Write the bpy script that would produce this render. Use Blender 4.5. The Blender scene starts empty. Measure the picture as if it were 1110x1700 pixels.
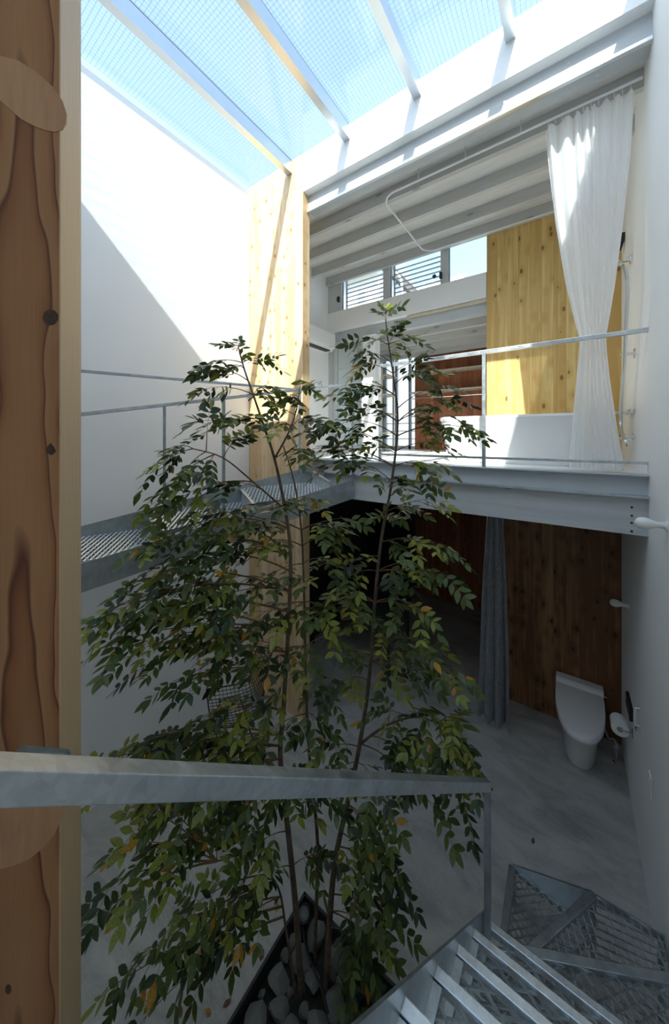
import bpy, bmesh, math, random
from mathutils import Vector, Matrix, noise

random.seed(7)
SC = bpy.context.scene
COL = SC.collection

# ------------------------------------------------------------------ camera
F, PX, PY, YAW, EYE = 553.3, 555.0, 725.0, math.radians(35.18), 2.9
SA, CA = math.sin(YAW), math.cos(YAW)
cam = bpy.data.cameras.new('camera')
cam.sensor_fit = 'HORIZONTAL'; cam.sensor_width = 36.0
cam.lens = 36.0 * F / 1110.0
cam.shift_y = -(850.0 - PY) / 1110.0
cam.clip_start = 0.02; cam.clip_end = 200
camo = bpy.data.objects.new('camera', cam); COL.objects.link(camo)
camo.location = (0, 0, EYE); camo.rotation_euler = (math.radians(90), 0, YAW)
SC.camera = camo

# ------------------------------------------------------------------ light
LDIR = Vector((-0.265, 1.0, -1.0)).normalized()
SC.view_settings.view_transform = 'Standard'
SC.view_settings.look = 'None'
SC.view_settings.gamma = 1.0
SC.view_settings.use_curve_mapping = False
SC.view_settings.exposure = 0.90
SC.cycles.max_bounces = 20; SC.cycles.diffuse_bounces = 12; SC.cycles.transparent_max_bounces = 24
w = bpy.data.worlds.new('sky'); SC.world = w; w.use_nodes = True
wn = w.node_tree.nodes; wl_ = w.node_tree.links; wn.clear()
wo = wn.new('ShaderNodeOutputWorld'); wb = wn.new('ShaderNodeBackground')
sk = wn.new('ShaderNodeTexSky'); sk.sky_type = 'NISHITA'; sk.sun_disc = False
sk.sun_elevation = math.asin(-LDIR.z); sk.sun_rotation = math.radians(165)
sk.air_density = 1.0; sk.dust_density = 1.6; sk.ozone_density = 1.0
wb.inputs['Strength'].default_value = 0.46
hz = wn.new('ShaderNodeMix'); hz.data_type = 'RGBA'; hz.inputs['Factor'].default_value = 0.5   # thin even haze
hz.inputs[7].default_value = (1.0, 1.25, 1.32, 1); wl_.new(sk.outputs[0], hz.inputs[6])
wl_.new(hz.outputs[2], wb.inputs[0]); wl_.new(wb.outputs[0], wo.inputs[0])
sun = bpy.data.lights.new('sun_offscreen', 'SUN'); sun.energy = 7.2; sun.angle = math.radians(0.6)
sun.color = (1.0, 0.95, 0.87)
suno = bpy.data.objects.new('sun_offscreen', sun); COL.objects.link(suno)
suno.rotation_euler = LDIR.to_track_quat('-Z', 'Y').to_euler(); suno.location = (2, -6, 9)

# ------------------------------------------------------------------ pixel helpers
def ray(x, y):
    a = (x - PX) / F; b = -(y - PY) / F
    return Vector((a * CA - SA, a * SA + CA, b))
O = Vector((0, 0, EYE))
def pxX(x, y, X): d = ray(x, y); return O + d * (X / d.x)
def pxY(x, y, Y): d = ray(x, y); return O + d * (Y / d.y)
def pxZ(x, y, Z): d = ray(x, y); return O + d * ((Z - EYE) / d.z)
def pxD(x, y, D): return O + ray(x, y) * D
def proj(P):
    q = P - O; r = q.x * CA + q.y * SA; f = -q.x * SA + q.y * CA
    return PX + F * r / f, PY - F * q.z / f, f

# ------------------------------------------------------------------ materials
def new_mat(name):
    m = bpy.data.materials.new(name); m.use_nodes = True
    return m, m.node_tree.nodes, m.node_tree.links, m.node_tree.nodes['Principled BSDF']
def ramp(n, stops):
    r = n.new('ShaderNodeValToRGB'); e = r.color_ramp.elements
    while len(e) < len(stops): e.new(0.5)
    for k, (p, c) in zip(e, stops): k.position = p; k.color = (c[0], c[1], c[2], 1)
    return r
def plain(name, col, rough=0.6, metal=0.0, var=0.04, scale=6.0, bump=0.0, bscale=60.0):
    m, n, l, p = new_mat(name)
    tc = n.new('ShaderNodeTexCoord'); nz = n.new('ShaderNodeTexNoise')
    nz.inputs['Scale'].default_value = scale; nz.inputs['Detail'].default_value = 5
    l.new(tc.outputs['Object'], nz.inputs['Vector'])
    lo = [c * (1 - var) for c in col]; hi = [min(1, c * (1 + var)) for c in col]
    r = ramp(n, [(0.3, lo), (0.7, hi)]); l.new(nz.outputs['Fac'], r.inputs[0])
    l.new(r.outputs[0], p.inputs['Base Color'])
    p.inputs['Roughness'].default_value = rough; p.inputs['Metallic'].default_value = metal
    if bump:
        b = n.new('ShaderNodeBump'); b.inputs['Strength'].default_value = bump; b.inputs['Distance'].default_value = 0.01
        n2 = n.new('ShaderNodeTexNoise'); n2.inputs['Scale'].default_value = bscale; n2.inputs['Detail'].default_value = 4
        l.new(tc.outputs['Object'], n2.inputs['Vector']); l.new(n2.outputs['Fac'], b.inputs['Height'])
        l.new(b.outputs[0], p.inputs['Normal'])
    return m
def wood(name, light, dark, knot, gscale=(22, 22, 1.1), kscale=(9, 9, 5), kth=0.16, rough=0.55, tone=0.25, fine=0.35, kmix=0.85):
    m, n, l, p = new_mat(name)
    tc = n.new('ShaderNodeTexCoord'); oi = n.new('ShaderNodeObjectInfo')
    mul = n.new('ShaderNodeMath'); mul.operation = 'MULTIPLY'; mul.inputs[1].default_value = 43.0
    l.new(oi.outputs['Random'], mul.inputs[0])
    add = n.new('ShaderNodeVectorMath'); add.operation = 'ADD'
    l.new(tc.outputs['Object'], add.inputs[0]); l.new(mul.outputs[0], add.inputs[1])
    # knots
    mk = n.new('ShaderNodeMapping'); mk.inputs['Scale'].default_value = kscale
    vo = n.new('ShaderNodeTexVoronoi'); vo.inputs['Scale'].default_value = 1.0
    l.new(add.outputs[0], mk.inputs['Vector']); l.new(mk.outputs[0], vo.inputs['Vector'])
    kr = n.new('ShaderNodeMapRange'); kr.inputs[1].default_value = kth * 0.75; kr.inputs[2].default_value = kth
    kr.inputs[3].default_value = kmix; kr.inputs[4].default_value = 0.0; kr.clamp = True
    l.new(vo.outputs['Distance'], kr.inputs[0])
    kd = n.new('ShaderNodeMapRange'); kd.inputs[1].default_value = 0.0; kd.inputs[2].default_value = kth * 3
    kd.inputs[3].default_value = 0.35; kd.inputs[4].default_value = 0.0; kd.clamp = True
    l.new(vo.outputs['Distance'], kd.inputs[0])
    # grain
    mg = n.new('ShaderNodeMapping'); mg.inputs['Scale'].default_value = gscale
    g = n.new('ShaderNodeTexNoise'); g.inputs['Scale'].default_value = 1.0; g.inputs['Detail'].default_value = 3
    g.inputs['Distortion'].default_value = 0.6
    l.new(add.outputs[0], mg.inputs['Vector']); l.new(mg.outputs[0], g.inputs['Vector'])
    mf = n.new('ShaderNodeMapping'); mf.inputs['Scale'].default_value = (gscale[0] * 7, gscale[1] * 7, gscale[2] * 2)
    g2 = n.new('ShaderNodeTexNoise'); g2.inputs['Scale'].default_value = 1.0; g2.inputs['Detail'].default_value = 2
    l.new(add.outputs[0], mf.inputs['Vector']); l.new(mf.outputs[0], g2.inputs['Vector'])
    s1 = n.new('ShaderNodeMath'); s1.operation = 'MULTIPLY_ADD'; s1.inputs[1].default_value = fine
    l.new(g2.outputs['Fac'], s1.inputs[0]); l.new(g.outputs['Fac'], s1.inputs[2])
    s2 = n.new('ShaderNodeMath'); s2.operation = 'ADD'; l.new(s1.outputs[0], s2.inputs[0]); l.new(kd.outputs[0], s2.inputs[1])
    s3 = n.new('ShaderNodeMath'); s3.operation = 'MULTIPLY_ADD'; s3.inputs[1].default_value = tone
    l.new(oi.outputs['Random'], s3.inputs[0]); l.new(s2.outputs[0], s3.inputs[2])
    r = ramp(n, [(0.45, light), (1.05 if False else 1.0, dark)]); l.new(s3.outputs[0], r.inputs[0])
    mx = n.new('ShaderNodeMix'); mx.data_type = 'RGBA'
    l.new(kr.outputs[0], mx.inputs['Factor']); l.new(r.outputs[0], mx.inputs[6]); mx.inputs[7].default_value = (*knot, 1)
    l.new(mx.outputs[2], p.inputs['Base Color']); p.inputs['Roughness'].default_value = rough
    b = n.new('ShaderNodeBump'); b.inputs['Strength'].default_value = 0.08; b.inputs['Distance'].default_value = 0.004
    l.new(g2.outputs['Fac'], b.inputs['Height']); l.new(b.outputs[0], p.inputs['Normal'])
    return m
def steel(name, col=(0.46, 0.51, 0.53), rough=0.34, metal=0.92, scale=80.0):
    m, n, l, p = new_mat(name)
    tc = n.new('ShaderNodeTexCoord'); v = n.new('ShaderNodeTexVoronoi'); v.inputs['Scale'].default_value = scale
    nz = n.new('ShaderNodeTexNoise'); nz.inputs['Scale'].default_value = 14; nz.inputs['Detail'].default_value = 6
    l.new(tc.outputs['Object'], v.inputs['Vector']); l.new(tc.outputs['Object'], nz.inputs['Vector'])
    sx = n.new('ShaderNodeSeparateColor'); l.new(v.outputs['Color'], sx.inputs[0])
    ad = n.new('ShaderNodeMath'); ad.operation = 'MULTIPLY_ADD'; ad.inputs[1].default_value = 0.25
    l.new(sx.outputs[0], ad.inputs[0]); l.new(nz.outputs['Fac'], ad.inputs[2])
    r = ramp(n, [(0.35, [c * 0.78 for c in col]), (1.0, [min(1, c * 1.2) for c in col])])
    l.new(ad.outputs[0], r.inputs[0]); l.new(r.outputs[0], p.inputs['Base Color'])
    mr = n.new('ShaderNodeMapRange'); mr.inputs[3].default_value = rough - 0.1; mr.inputs[4].default_value = rough + 0.15
    l.new(ad.outputs[0], mr.inputs[0]); l.new(mr.outputs[0], p.inputs['Roughness'])
    p.inputs['Metallic'].default_value = metal
    return m
def concrete():
    m, n, l, p = new_mat('trowelled concrete')
    tc = n.new('ShaderNodeTexCoord')
    mp = n.new('ShaderNodeMapping'); mp.inputs['Scale'].default_value = (1.0, 2.2, 1); mp.inputs['Rotation'].default_value = (0, 0, 0.6)
    l.new(tc.outputs['Object'], mp.inputs['Vector'])
    a = n.new('ShaderNodeTexNoise'); a.inputs['Scale'].default_value = 2.2; a.inputs['Detail'].default_value = 8; a.inputs['Roughness'].default_value = 0.62; a.inputs['Distortion'].default_value = 0.8
    l.new(mp.outputs[0], a.inputs['Vector'])
    b2 = n.new('ShaderNodeTexNoise'); b2.inputs['Scale'].default_value = 38; b2.inputs['Detail'].default_value = 5
    l.new(mp.outputs[0], b2.inputs['Vector'])
    r = ramp(n, [(0.30, (0.27, 0.274, 0.258)), (0.5, (0.42, 0.42, 0.395)), (0.72, (0.55, 0.542, 0.51))])
    s = n.new('ShaderNodeMath'); s.operation = 'MULTIPLY_ADD'; s.inputs[1].default_value = 0.22
    sb = n.new('ShaderNodeMath'); sb.operation = 'SUBTRACT'; sb.inputs[1].default_value = 0.11
    l.new(b2.outputs['Fac'], s.inputs[0]); l.new(a.outputs['Fac'], s.inputs[2]); l.new(s.outputs[0], sb.inputs[0]); l.new(sb.outputs[0], r.inputs[0])
    l.new(r.outputs[0], p.inputs['Base Color'])
    mr = n.new('ShaderNodeMapRange'); mr.inputs[3].default_value = 0.32; mr.inputs[4].default_value = 0.62
    l.new(a.outputs['Fac'], mr.inputs[0]); l.new(mr.outputs[0], p.inputs['Roughness'])
    bp = n.new('ShaderNodeBump'); bp.inputs['Strength'].default_value = 0.12; bp.inputs['Distance'].default_value = 0.01
    l.new(b2.outputs['Fac'], bp.inputs['Height']); l.new(bp.outputs[0], p.inputs['Normal'])
    return m
def fresnel(n, l, ior):
    g = n.new('ShaderNodeNewGeometry'); mr = n.new('ShaderNodeMapRange')
    mr.inputs[3].default_value = ior; mr.inputs[4].default_value = 1 / ior
    l.new(g.outputs['Backfacing'], mr.inputs[0])
    fr = n.new('ShaderNodeFresnel'); l.new(mr.outputs[0], fr.inputs['IOR']); return fr
def wired_glass():
    m, n, l, p = new_mat('wired glass'); n.remove(p)
    out = n['Material Output']
    tr = n.new('ShaderNodeBsdfTransparent'); tr.inputs[0].default_value = (0.90, 0.95, 0.97, 1)
    gl = n.new('ShaderNodeBsdfGlossy'); gl.inputs['Roughness'].default_value = 0.06
    df = n.new('ShaderNodeBsdfDiffuse'); df.inputs[0].default_value = (0.25, 0.28, 0.30, 1)
    fr = fresnel(n, l, 1.45)
    m1 = n.new('ShaderNodeMixShader'); l.new(fr.outputs[0], m1.inputs[0]); l.new(tr.outputs[0], m1.inputs[1]); l.new(gl.outputs[0], m1.inputs[2])
    tc = n.new('ShaderNodeTexCoord'); sx = n.new('ShaderNodeSeparateXYZ'); l.new(tc.outputs['Object'], sx.inputs[0])
    fac = None
    for i in (0, 1):
        a = n.new('ShaderNodeMath'); a.operation = 'MULTIPLY'; a.inputs[1].default_value = 1 / 0.030; l.new(sx.outputs[i], a.inputs[0])
        f = n.new('ShaderNodeMath'); f.operation = 'FRACT'; l.new(a.outputs[0], f.inputs[0])
        c = n.new('ShaderNodeMath'); c.operation = 'LESS_THAN'; c.inputs[1].default_value = 0.05; l.new(f.outputs[0], c.inputs[0])
        if fac is None: fac = c
        else:
            mxx = n.new('ShaderNodeMath'); mxx.operation = 'MAXIMUM'; l.new(fac.outputs[0], mxx.inputs[0]); l.new(c.outputs[0], mxx.inputs[1]); fac = mxx
    hf = n.new('ShaderNodeMath'); hf.operation = 'MULTIPLY'; hf.inputs[1].default_value = 0.55; l.new(fac.outputs[0], hf.inputs[0])
    m2 = n.new('ShaderNodeMixShader'); l.new(hf.outputs[0], m2.inputs[0]); l.new(m1.outputs[0], m2.inputs[1]); l.new(df.outputs[0], m2.inputs[2])
    l.new(m2.outputs[0], out.inputs['Surface'])
    return m
def clear_glass(name, tint=(0.93, 0.97, 0.98)):
    m, n, l, p = new_mat(name); n.remove(p); out = n['Material Output']
    tr = n.new('ShaderNodeBsdfTransparent'); tr.inputs[0].default_value = (*tint, 1)
    gl = n.new('ShaderNodeBsdfGlossy'); gl.inputs['Roughness'].default_value = 0.02
    fr = fresnel(n, l, 1.5)
    m1 = n.new('ShaderNodeMixShader'); l.new(fr.outputs[0], m1.inputs[0]); l.new(tr.outputs[0], m1.inputs[1]); l.new(gl.outputs[0], m1.inputs[2])
    l.new(m1.outputs[0], out.inputs['Surface'])
    return m
def leaf_mat(name, col):
    m, n, l, p = new_mat(name); out = n['Material Output']
    tc = n.new('ShaderNodeTexCoord'); nz = n.new('ShaderNodeTexNoise'); nz.inputs['Scale'].default_value = 9
    l.new(tc.outputs['Object'], nz.inputs['Vector'])
    r = ramp(n, [(0.3, [c * 0.7 for c in col]), (0.7, [min(1, c * 1.3) for c in col])]); l.new(nz.outputs['Fac'], r.inputs[0])
    l.new(r.outputs[0], p.inputs['Base Color']); p.inputs['Roughness'].default_value = 0.34
    t = n.new('ShaderNodeBsdfTranslucent'); l.new(r.outputs[0], t.inputs[0])
    mx = n.new('ShaderNodeMixShader'); mx.inputs[0].default_value = 0.28
    l.new(p.outputs[0], mx.inputs[1]); l.new(t.outputs[0], mx.inputs[2]); l.new(mx.outputs[0], out.inputs['Surface'])
    return m
def sheer_mat():
    m, n, l, p = new_mat('sheer white curtain'); out = n['Material Output']
    p.inputs['Base Color'].default_value = (0.93, 0.94, 0.95, 1); p.inputs['Roughness'].default_value = 0.8
    t = n.new('ShaderNodeBsdfTranslucent'); t.inputs[0].default_value = (0.93, 0.95, 0.97, 1)
    tr = n.new('ShaderNodeBsdfTransparent')
    m1 = n.new('ShaderNodeMixShader'); m1.inputs[0].default_value = 0.5
    m2 = n.new('ShaderNodeMixShader'); m2.inputs[0].default_value = 0.10
    l.new(p.outputs[0], m1.inputs[1]); l.new(t.outputs[0], m1.inputs[2]); l.new(m1.outputs[0], m2.inputs[1]); l.new(tr.outputs[0], m2.inputs[2])
    l.new(m2.outputs[0], out.inputs['Surface'])
    return m

M = {}
M['white'] = plain('white plaster', (0.88, 0.885, 0.88), 0.75, var=0.02, scale=2.0, bump=0.03, bscale=35)
M['whitefloor'] = plain('white floor', (0.80, 0.81, 0.81), 0.45, var=0.02)
M['greypaint'] = wood('pale grey stained timber', (0.56, 0.59, 0.61), (0.46, 0.49, 0.51), (0.2, 0.2, 0.2), gscale=(1.2, 22, 22), kscale=(2.2, 7, 7), kth=0.10, tone=0.08, kmix=0.6)
M['joist'] = wood('grey stained joist', (0.60, 0.60, 0.59), (0.50, 0.50, 0.49), (0.15, 0.15, 0.15), gscale=(1.2, 22, 22), kscale=(2.2, 7, 7), kth=0.10, tone=0.10, kmix=0.6)
M['ceilply'] = wood('grey stained plywood', (0.80, 0.80, 0.78), (0.66, 0.66, 0.64), (0.5, 0.5, 0.5), gscale=(2.0, 14, 14), kth=0.03, tone=0.1)
M['cltpale'] = wood('pale cedar laminate', (0.80, 0.62, 0.40), (0.60, 0.40, 0.20), (0.30, 0.13, 0.04), kscale=(11, 11, 8), kth=0.17, tone=0.22)
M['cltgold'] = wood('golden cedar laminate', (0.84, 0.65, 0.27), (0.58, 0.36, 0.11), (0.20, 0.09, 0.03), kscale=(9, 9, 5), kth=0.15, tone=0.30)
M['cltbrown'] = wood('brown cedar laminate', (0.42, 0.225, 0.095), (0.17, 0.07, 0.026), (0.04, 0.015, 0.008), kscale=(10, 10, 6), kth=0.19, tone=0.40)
M['cltred'] = wood('red cedar laminate', (0.52, 0.20, 0.09), (0.26, 0.08, 0.03), (0.07, 0.02, 0.01), kscale=(9, 9, 4), kth=0.12, tone=0.30)
M['steel'] = steel('galvanised steel')
M['steelpaint'] = plain('grey painted steel', (0.48, 0.52, 0.55), 0.4, var=0.02)
M['bright'] = steel('bright galvanised steel', (0.62, 0.67, 0.70), 0.30, 0.92)
M['grating'] = plain('expanded galvanised steel', (0.66, 0.71, 0.74), 0.35, 0.55, var=0.12, scale=40)
M['chrome'] = plain('chrome', (0.75, 0.77, 0.78), 0.12, 1.0, var=0.01)
M['alu'] = plain('brushed aluminium', (0.66, 0.69, 0.71), 0.3, 0.9, var=0.03)
M['frame'] = plain('grey window frame', (0.60, 0.62, 0.62), 0.5, var=0.02)
M['slat'] = plain('grey aluminium slat', (0.30, 0.33, 0.36), 0.4, 0.4, var=0.02)
M['black'] = plain('black plastic', (0.02, 0.02, 0.022), 0.45, var=0.05)
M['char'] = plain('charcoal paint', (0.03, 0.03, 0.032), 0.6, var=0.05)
M['blackwire'] = plain('black wire', (0.012, 0.012, 0.013), 0.4, 0.2, var=0.02)
M['concrete'] = concrete()
M['wired'] = wired_glass()
M['glass'] = clear_glass('clear glass')
M['ceramic'] = plain('white ceramic', (0.78, 0.79, 0.80), 0.18, var=0.01)
M['tub'] = plain('white acrylic', (0.84, 0.85, 0.85), 0.25, var=0.01)
M['plastic'] = plain('white plastic', (0.80, 0.80, 0.80), 0.35, var=0.01)
M['opal'] = plain('opal glass', (0.82, 0.82, 0.80), 0.15, var=0.01)
M['paper'] = plain('toilet paper', (0.85, 0.85, 0.84), 0.9, var=0.02, bump=0.1)
M['soil'] = plain('dark soil', (0.03, 0.028, 0.024), 0.95, var=0.4, scale=30, bump=0.6, bscale=80)
M['rock'] = plain('grey rock', (0.19, 0.195, 0.18), 0.9, var=0.35, scale=28, bump=0.5, bscale=60)
M['bark'] = plain('grey brown bark', (0.13, 0.095, 0.065), 0.85, var=0.35, scale=26, bump=0.5, bscale=90)
M['twig'] = plain('brown twig', (0.17, 0.095, 0.05), 0.7, var=0.2, scale=20)
M['leaf'] = [leaf_mat('mid green leaf', (0.092, 0.135, 0.030)), leaf_mat('dark green leaf', (0.040, 0.066, 0.022)),
             leaf_mat('fresh green leaf', (0.25, 0.285, 0.045)), leaf_mat('yellow leaf', (0.50, 0.26, 0.03)), leaf_mat('brown leaf', (0.16, 0.07, 0.03))]
M['sheer'] = sheer_mat()
M['greycloth'] = plain('silver grey crinkled cloth', (0.56, 0.58, 0.61), 0.32, 0.5, var=0.2, scale=30, bump=1.0, bscale=60)
M['housewhite'] = plain('neighbour white wall', (0.72, 0.71, 0.68), 0.8, var=0.03)
M['houseroof'] = plain('neighbour metal roof', (0.55, 0.56, 0.58), 0.5, 0.1, var=0.05)
M['eave'] = plain('brown eave', (0.30, 0.24, 0.20), 0.7, var=0.1)
M['paleply'] = wood('pale plywood', (0.66, 0.60, 0.48), (0.52, 0.46, 0.34), (0.4, 0.3, 0.2), kth=0.02, tone=0.1)
M['postwood'] = None

# ------------------------------------------------------------------ object helpers
def wloc(o):
    v = Vector((0, 0, 0))
    while o is not None: v = v + o.location; o = o.parent
    return v
def tag(o, label=None, cat=None, group=None, kind=None):
    if label: o['label'] = label
    if cat: o['category'] = cat
    if group: o['group'] = group
    if kind: o['kind'] = kind
    return o
def thing(name, label, cat, loc=(0, 0, 0), group=None):
    o = bpy.data.objects.new(name, None); COL.objects.link(o); o.location = loc; o.empty_display_size = 0.05
    return tag(o, label, cat, group)
class MB:
    def __init__(s): s.v = []; s.f = []; s.mi = []
    def add(s, vs, fs, mi=0):
        k = len(s.v); s.v += [Vector(a) for a in vs]; s.f += [tuple(i + k for i in f) for f in fs]; s.mi += [mi] * len(fs); return s
    def box(s, x0, x1, y0, y1, z0, z1, mi=0):
        vs = [(x0, y0, z0), (x1, y0, z0), (x1, y1, z0), (x0, y1, z0), (x0, y0, z1), (x1, y0, z1), (x1, y1, z1), (x0, y1, z1)]
        return s.add(vs, [(3, 2, 1, 0), (4, 5, 6, 7), (0, 1, 5, 4), (1, 2, 6, 5), (2, 3, 7, 6), (3, 0, 4, 7)], mi)
    def bar(s, a, b, wdt, hgt, up=(0, 0, 1), mi=0):
        a = Vector(a); b = Vector(b); d = (b - a).normalized(); up = Vector(up)
        r = d.cross(up)
        if r.length < 1e-4: r = d.cross(Vector((0, 1, 0)))
        r.normalize(); u = r.cross(d).normalized()
        vs = []
        for p in (a, b):
            for sx, sz in ((-1, -1), (1, -1), (1, 1), (-1, 1)): vs.append(p + r * (sx * wdt / 2) + u * (sz * hgt / 2))
        return s.add(vs, [(0, 1, 2, 3), (7, 6, 5, 4), (0, 4, 5, 1), (1, 5, 6, 2), (2, 6, 7, 3), (3, 7, 4, 0)], mi)
    def tube(s, pts, rad, n=8, cap=True, mi=0):
        pts = [Vector(p) for p in pts]
        if not hasattr(rad, '__len__'): rad = [rad] * len(pts)
        rings = []; ref = None
        for i, p in enumerate(pts):
            d = (pts[min(i + 1, len(pts) - 1)] - pts[max(i - 1, 0)])
            d = d.normalized() if d.length > 1e-9 else Vector((0, 0, 1))
            if ref is None:
                ref = d.orthogonal().normalized()
            ref = (ref - d * ref.dot(d)); ref = ref.normalized() if ref.length > 1e-6 else d.orthogonal().normalized()
            b = d.cross(ref)
            rings.append([p + (ref * math.cos(2 * math.pi * k / n) + b * math.sin(2 * math.pi * k / n)) * rad[i] for k in range(n)])
        vs = [q for r in rings for q in r]; fs = []
        for i in range(len(rings) - 1):
            for k in range(n): fs.append((i * n + k, i * n + (k + 1) % n, (i + 1) * n + (k + 1) % n, (i + 1) * n + k))
        if cap: fs.append(tuple(range(n))[::-1]); fs.append(tuple((len(rings) - 1) * n + k for k in range(n)))
        return s.add(vs, fs, mi)
    def lathe(s, prof, o=(0, 0, 0), axis=(0, 0, 1), n=20, mi=0):
        ax = Vector(axis).normalized(); u = ax.orthogonal().normalized(); v = ax.cross(u); o = Vector(o)
        vs = []; fs = []
        for r, h in prof:
            for k in range(n):
                t = 2 * math.pi * k / n; vs.append(o + ax * h + (u * math.cos(t) + v * math.sin(t)) * r)
        for i in range(len(prof) - 1):
            for k in range(n): fs.append((i * n + k, i * n + (k + 1) % n, (i + 1) * n + (k + 1) % n, (i + 1) * n + k))
        if prof[0][0] > 1e-5: fs.append(tuple(range(n))[::-1])
        if prof[-1][0] > 1e-5: fs.append(tuple((len(prof) - 1) * n + k for k in range(n)))
        return s.add(vs, fs, mi)
    def loft(s, rings, cap=True, mi=0):
        n = len(rings[0]); vs = [q for r in rings for q in r]; fs = []
        for i in range(len(rings) - 1):
            for k in range(n): fs.append((i * n + k, i * n + (k + 1) % n, (i + 1) * n + (k + 1) % n, (i + 1) * n + k))
        if cap: fs.append(tuple(range(n))[::-1]); fs.append(tuple((len(rings) - 1) * n + k for k in range(n)))
        return s.add(vs, fs, mi)
    def prism(s, poly, d, mi=0):
        n = len(poly); d = Vector(d); vs = [Vector(p) for p in poly] + [Vector(p) + d for p in poly]
        fs = [tuple(range(n))[::-1], tuple(range(n, 2 * n))] + [(k, (k + 1) % n, n + (k + 1) % n, n + k) for k in range(n)]
        return s.add(vs, fs, mi)
    def build(s, name, mat, parent=None, smooth=False, bevel=0.0, kind=None, origin=None):
        off = wloc(parent) if parent else Vector((0, 0, 0))
        loc = Vector((0, 0, 0))
        if origin is not None: loc = Vector(origin) - off; off = Vector(origin)
        me = bpy.data.meshes.new(name); me.from_pydata([tuple(p - off) for p in s.v], [], s.f)
        bm = bmesh.new(); bm.from_mesh(me); bmesh.ops.recalc_face_normals(bm, faces=bm.faces)
        if bevel:
            bmesh.ops.bevel(bm, geom=[e for e in bm.edges if e.is_manifold and e.calc_face_angle(0) > 0.6], offset=bevel, segments=2, profile=0.6, affect='EDGES')
        bm.to_mesh(me); bm.free()
        mats = mat if isinstance(mat, (list, tuple)) else [mat]
        for m_ in mats: me.materials.append(m_)
        if len(mats) > 1 and not bevel:
            for p, i in zip(me.polygons, s.mi): p.material_index = i
        if smooth:
            for p in me.polygons: p.use_smooth = True
            try: me.set_sharp_from_angle(angle=math.radians(40))
            except Exception: pass
        o = bpy.data.objects.new(name, me); COL.objects.link(o)
        if parent: o.parent = parent
        o.location = loc
        if kind: o['kind'] = kind
        return o
def struct(o): o['kind'] = 'structure'; return o
def child_mesh(name, me, parent, world):
    o = bpy.data.objects.new(name, me); COL.objects.link(o); o.parent = parent
    o.location = Vector(world) - wloc(parent); return o

XL, XR = -3.04, 0.40
YB = 2.82          # front of the upper floor edge
YW = 4.12          # clerestory / laminate wall plane
YF = 5.95          # far wall
ZF = 2.664         # upper floor level

# ================================================================== SETTING
PLX0, PLX1, PLY0, PLY1 = -1.375, -0.66, 0.50, 1.62     # planter opening in the slab
b = MB()
for x0, x1, y0, y1 in ((XL, PLX0, -1.3, 6.2), (PLX1, XR, -1.3, 6.2), (PLX0, PLX1, -1.3, PLY0), (PLX0, PLX1, PLY1, 6.2)):
    b.box(x0, x1, y0, y1, -0.2, 0)
floor = struct(b.build('floor', M['concrete']))
b = MB().box(PLX0 + .014, PLX1 - .014, PLY0 + .014, PLY1 - .014, -0.2, -0.065)
tag(b.build('soil', M['soil']), 'dark soil bed under the rocks in the planter', 'soil', kind='stuff')

b = MB().box(XL - .15, XL, -1.45, YW + .1, -0.2, 5.68)
b.box(XL - .15, XL, YW + .1, 6.2, -0.2, 4.6)
struct(b.build('wall_left', M['white']))
struct(MB().box(XR, XR + .15, -1.45, 6.2, -0.2, 5.95).build('wall_right', M['white']))
struct(MB().box(XL - .15, XR + .15, -1.45, -1.3, -0.2, 5.95).build('wall_back', M['white']))
struct(MB().box(XL - .15, XR + .15, -1.3, -0.16, 5.68, 5.80).build('ceiling', M['white']))
# upper floor slab
struct(MB().box(XL, XR, YB + .05, 6.0, 2.50, ZF).build('floor', M['whitefloor']))

# skylight: rafters and wired panes
sky = struct(MB().box(XL - .15, XL, -0.16, 2.66, 5.68, 5.74).build('window_1', M['steelpaint']))
RX = [-2.40, -1.69, -1.01, -0.335]
for x in RX:
    r = MB().box(x - .032, x + .032, -0.16, 2.60, 5.65, 5.775)
    ro = r.build('rafter', M['alu'], sky)
    MB().box(x + .012, x + .026, -0.16, 2.60, 5.775, 5.79).build('glazing_gasket', M['black'], ro)
edges = [XL] + RX + [XR]
for x0, x1 in zip(edges, edges[1:]):
    MB().box(x0 + .002, x1 - .002, -0.16, 2.66, 5.792, 5.80).build('glass_pane', M['wired'], sky)
MB().box(XL - .15, XR + .15, -0.20, -0.16, 5.66, 5.82).build('sill_flashing', M['steelpaint'], sky)

# white upstand at the far side of the skylight and roof over the room behind
struct(MB().box(-2.224, XR, 2.60, 2.70, 5.405, 5.79).build('trim_1', M['white']))
struct(MB().box(XL - .15, XR + .15, 2.70, YW + .25, 5.335, 5.50).build('roof', M['ceilply']))

# upper ceiling with joists
uc = struct(MB().box(XL, XR, 2.76, YW, 5.325, 5.335).build('ceiling', M['ceilply']))
jm = None
for y in (2.955, 3.345, 3.735, 4.085):
    if jm is None:
        o = MB().box(XL, XR, 0, .045, 5.20, 5.325).build('joist', M['joist'], uc, origin=(-1.3, 0.02, 5.2)); o.location = (-1.3, y + .02, 5.2); jm = o.data
    else: child_mesh('joist', jm, uc, (-1.3, y + .02, 5.2))

# beam under the white upstand
ub = thing('roof_beam', 'long pale grey stained timber beam below the white skylight upstand', 'beam', (-1, 2.76, 5.17))
MB().box(-2.224, XR, 2.68, 2.80, 5.24, 5.405).build('timber', M['greypaint'], ub, origin=(-1, 2.76, 5.3))
for px_, py_ in ((944, 106), (900, 131), (836, 170)):
    p = pxY(px_, py_, 2.68)
    MB().lathe([(0.011, 0), (0.011, .004), (0.004, .006)], (p.x, 2.6815, p.z), (0, -1, 0), 12).build('bolt_plug', M['joist'], ub)

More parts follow.
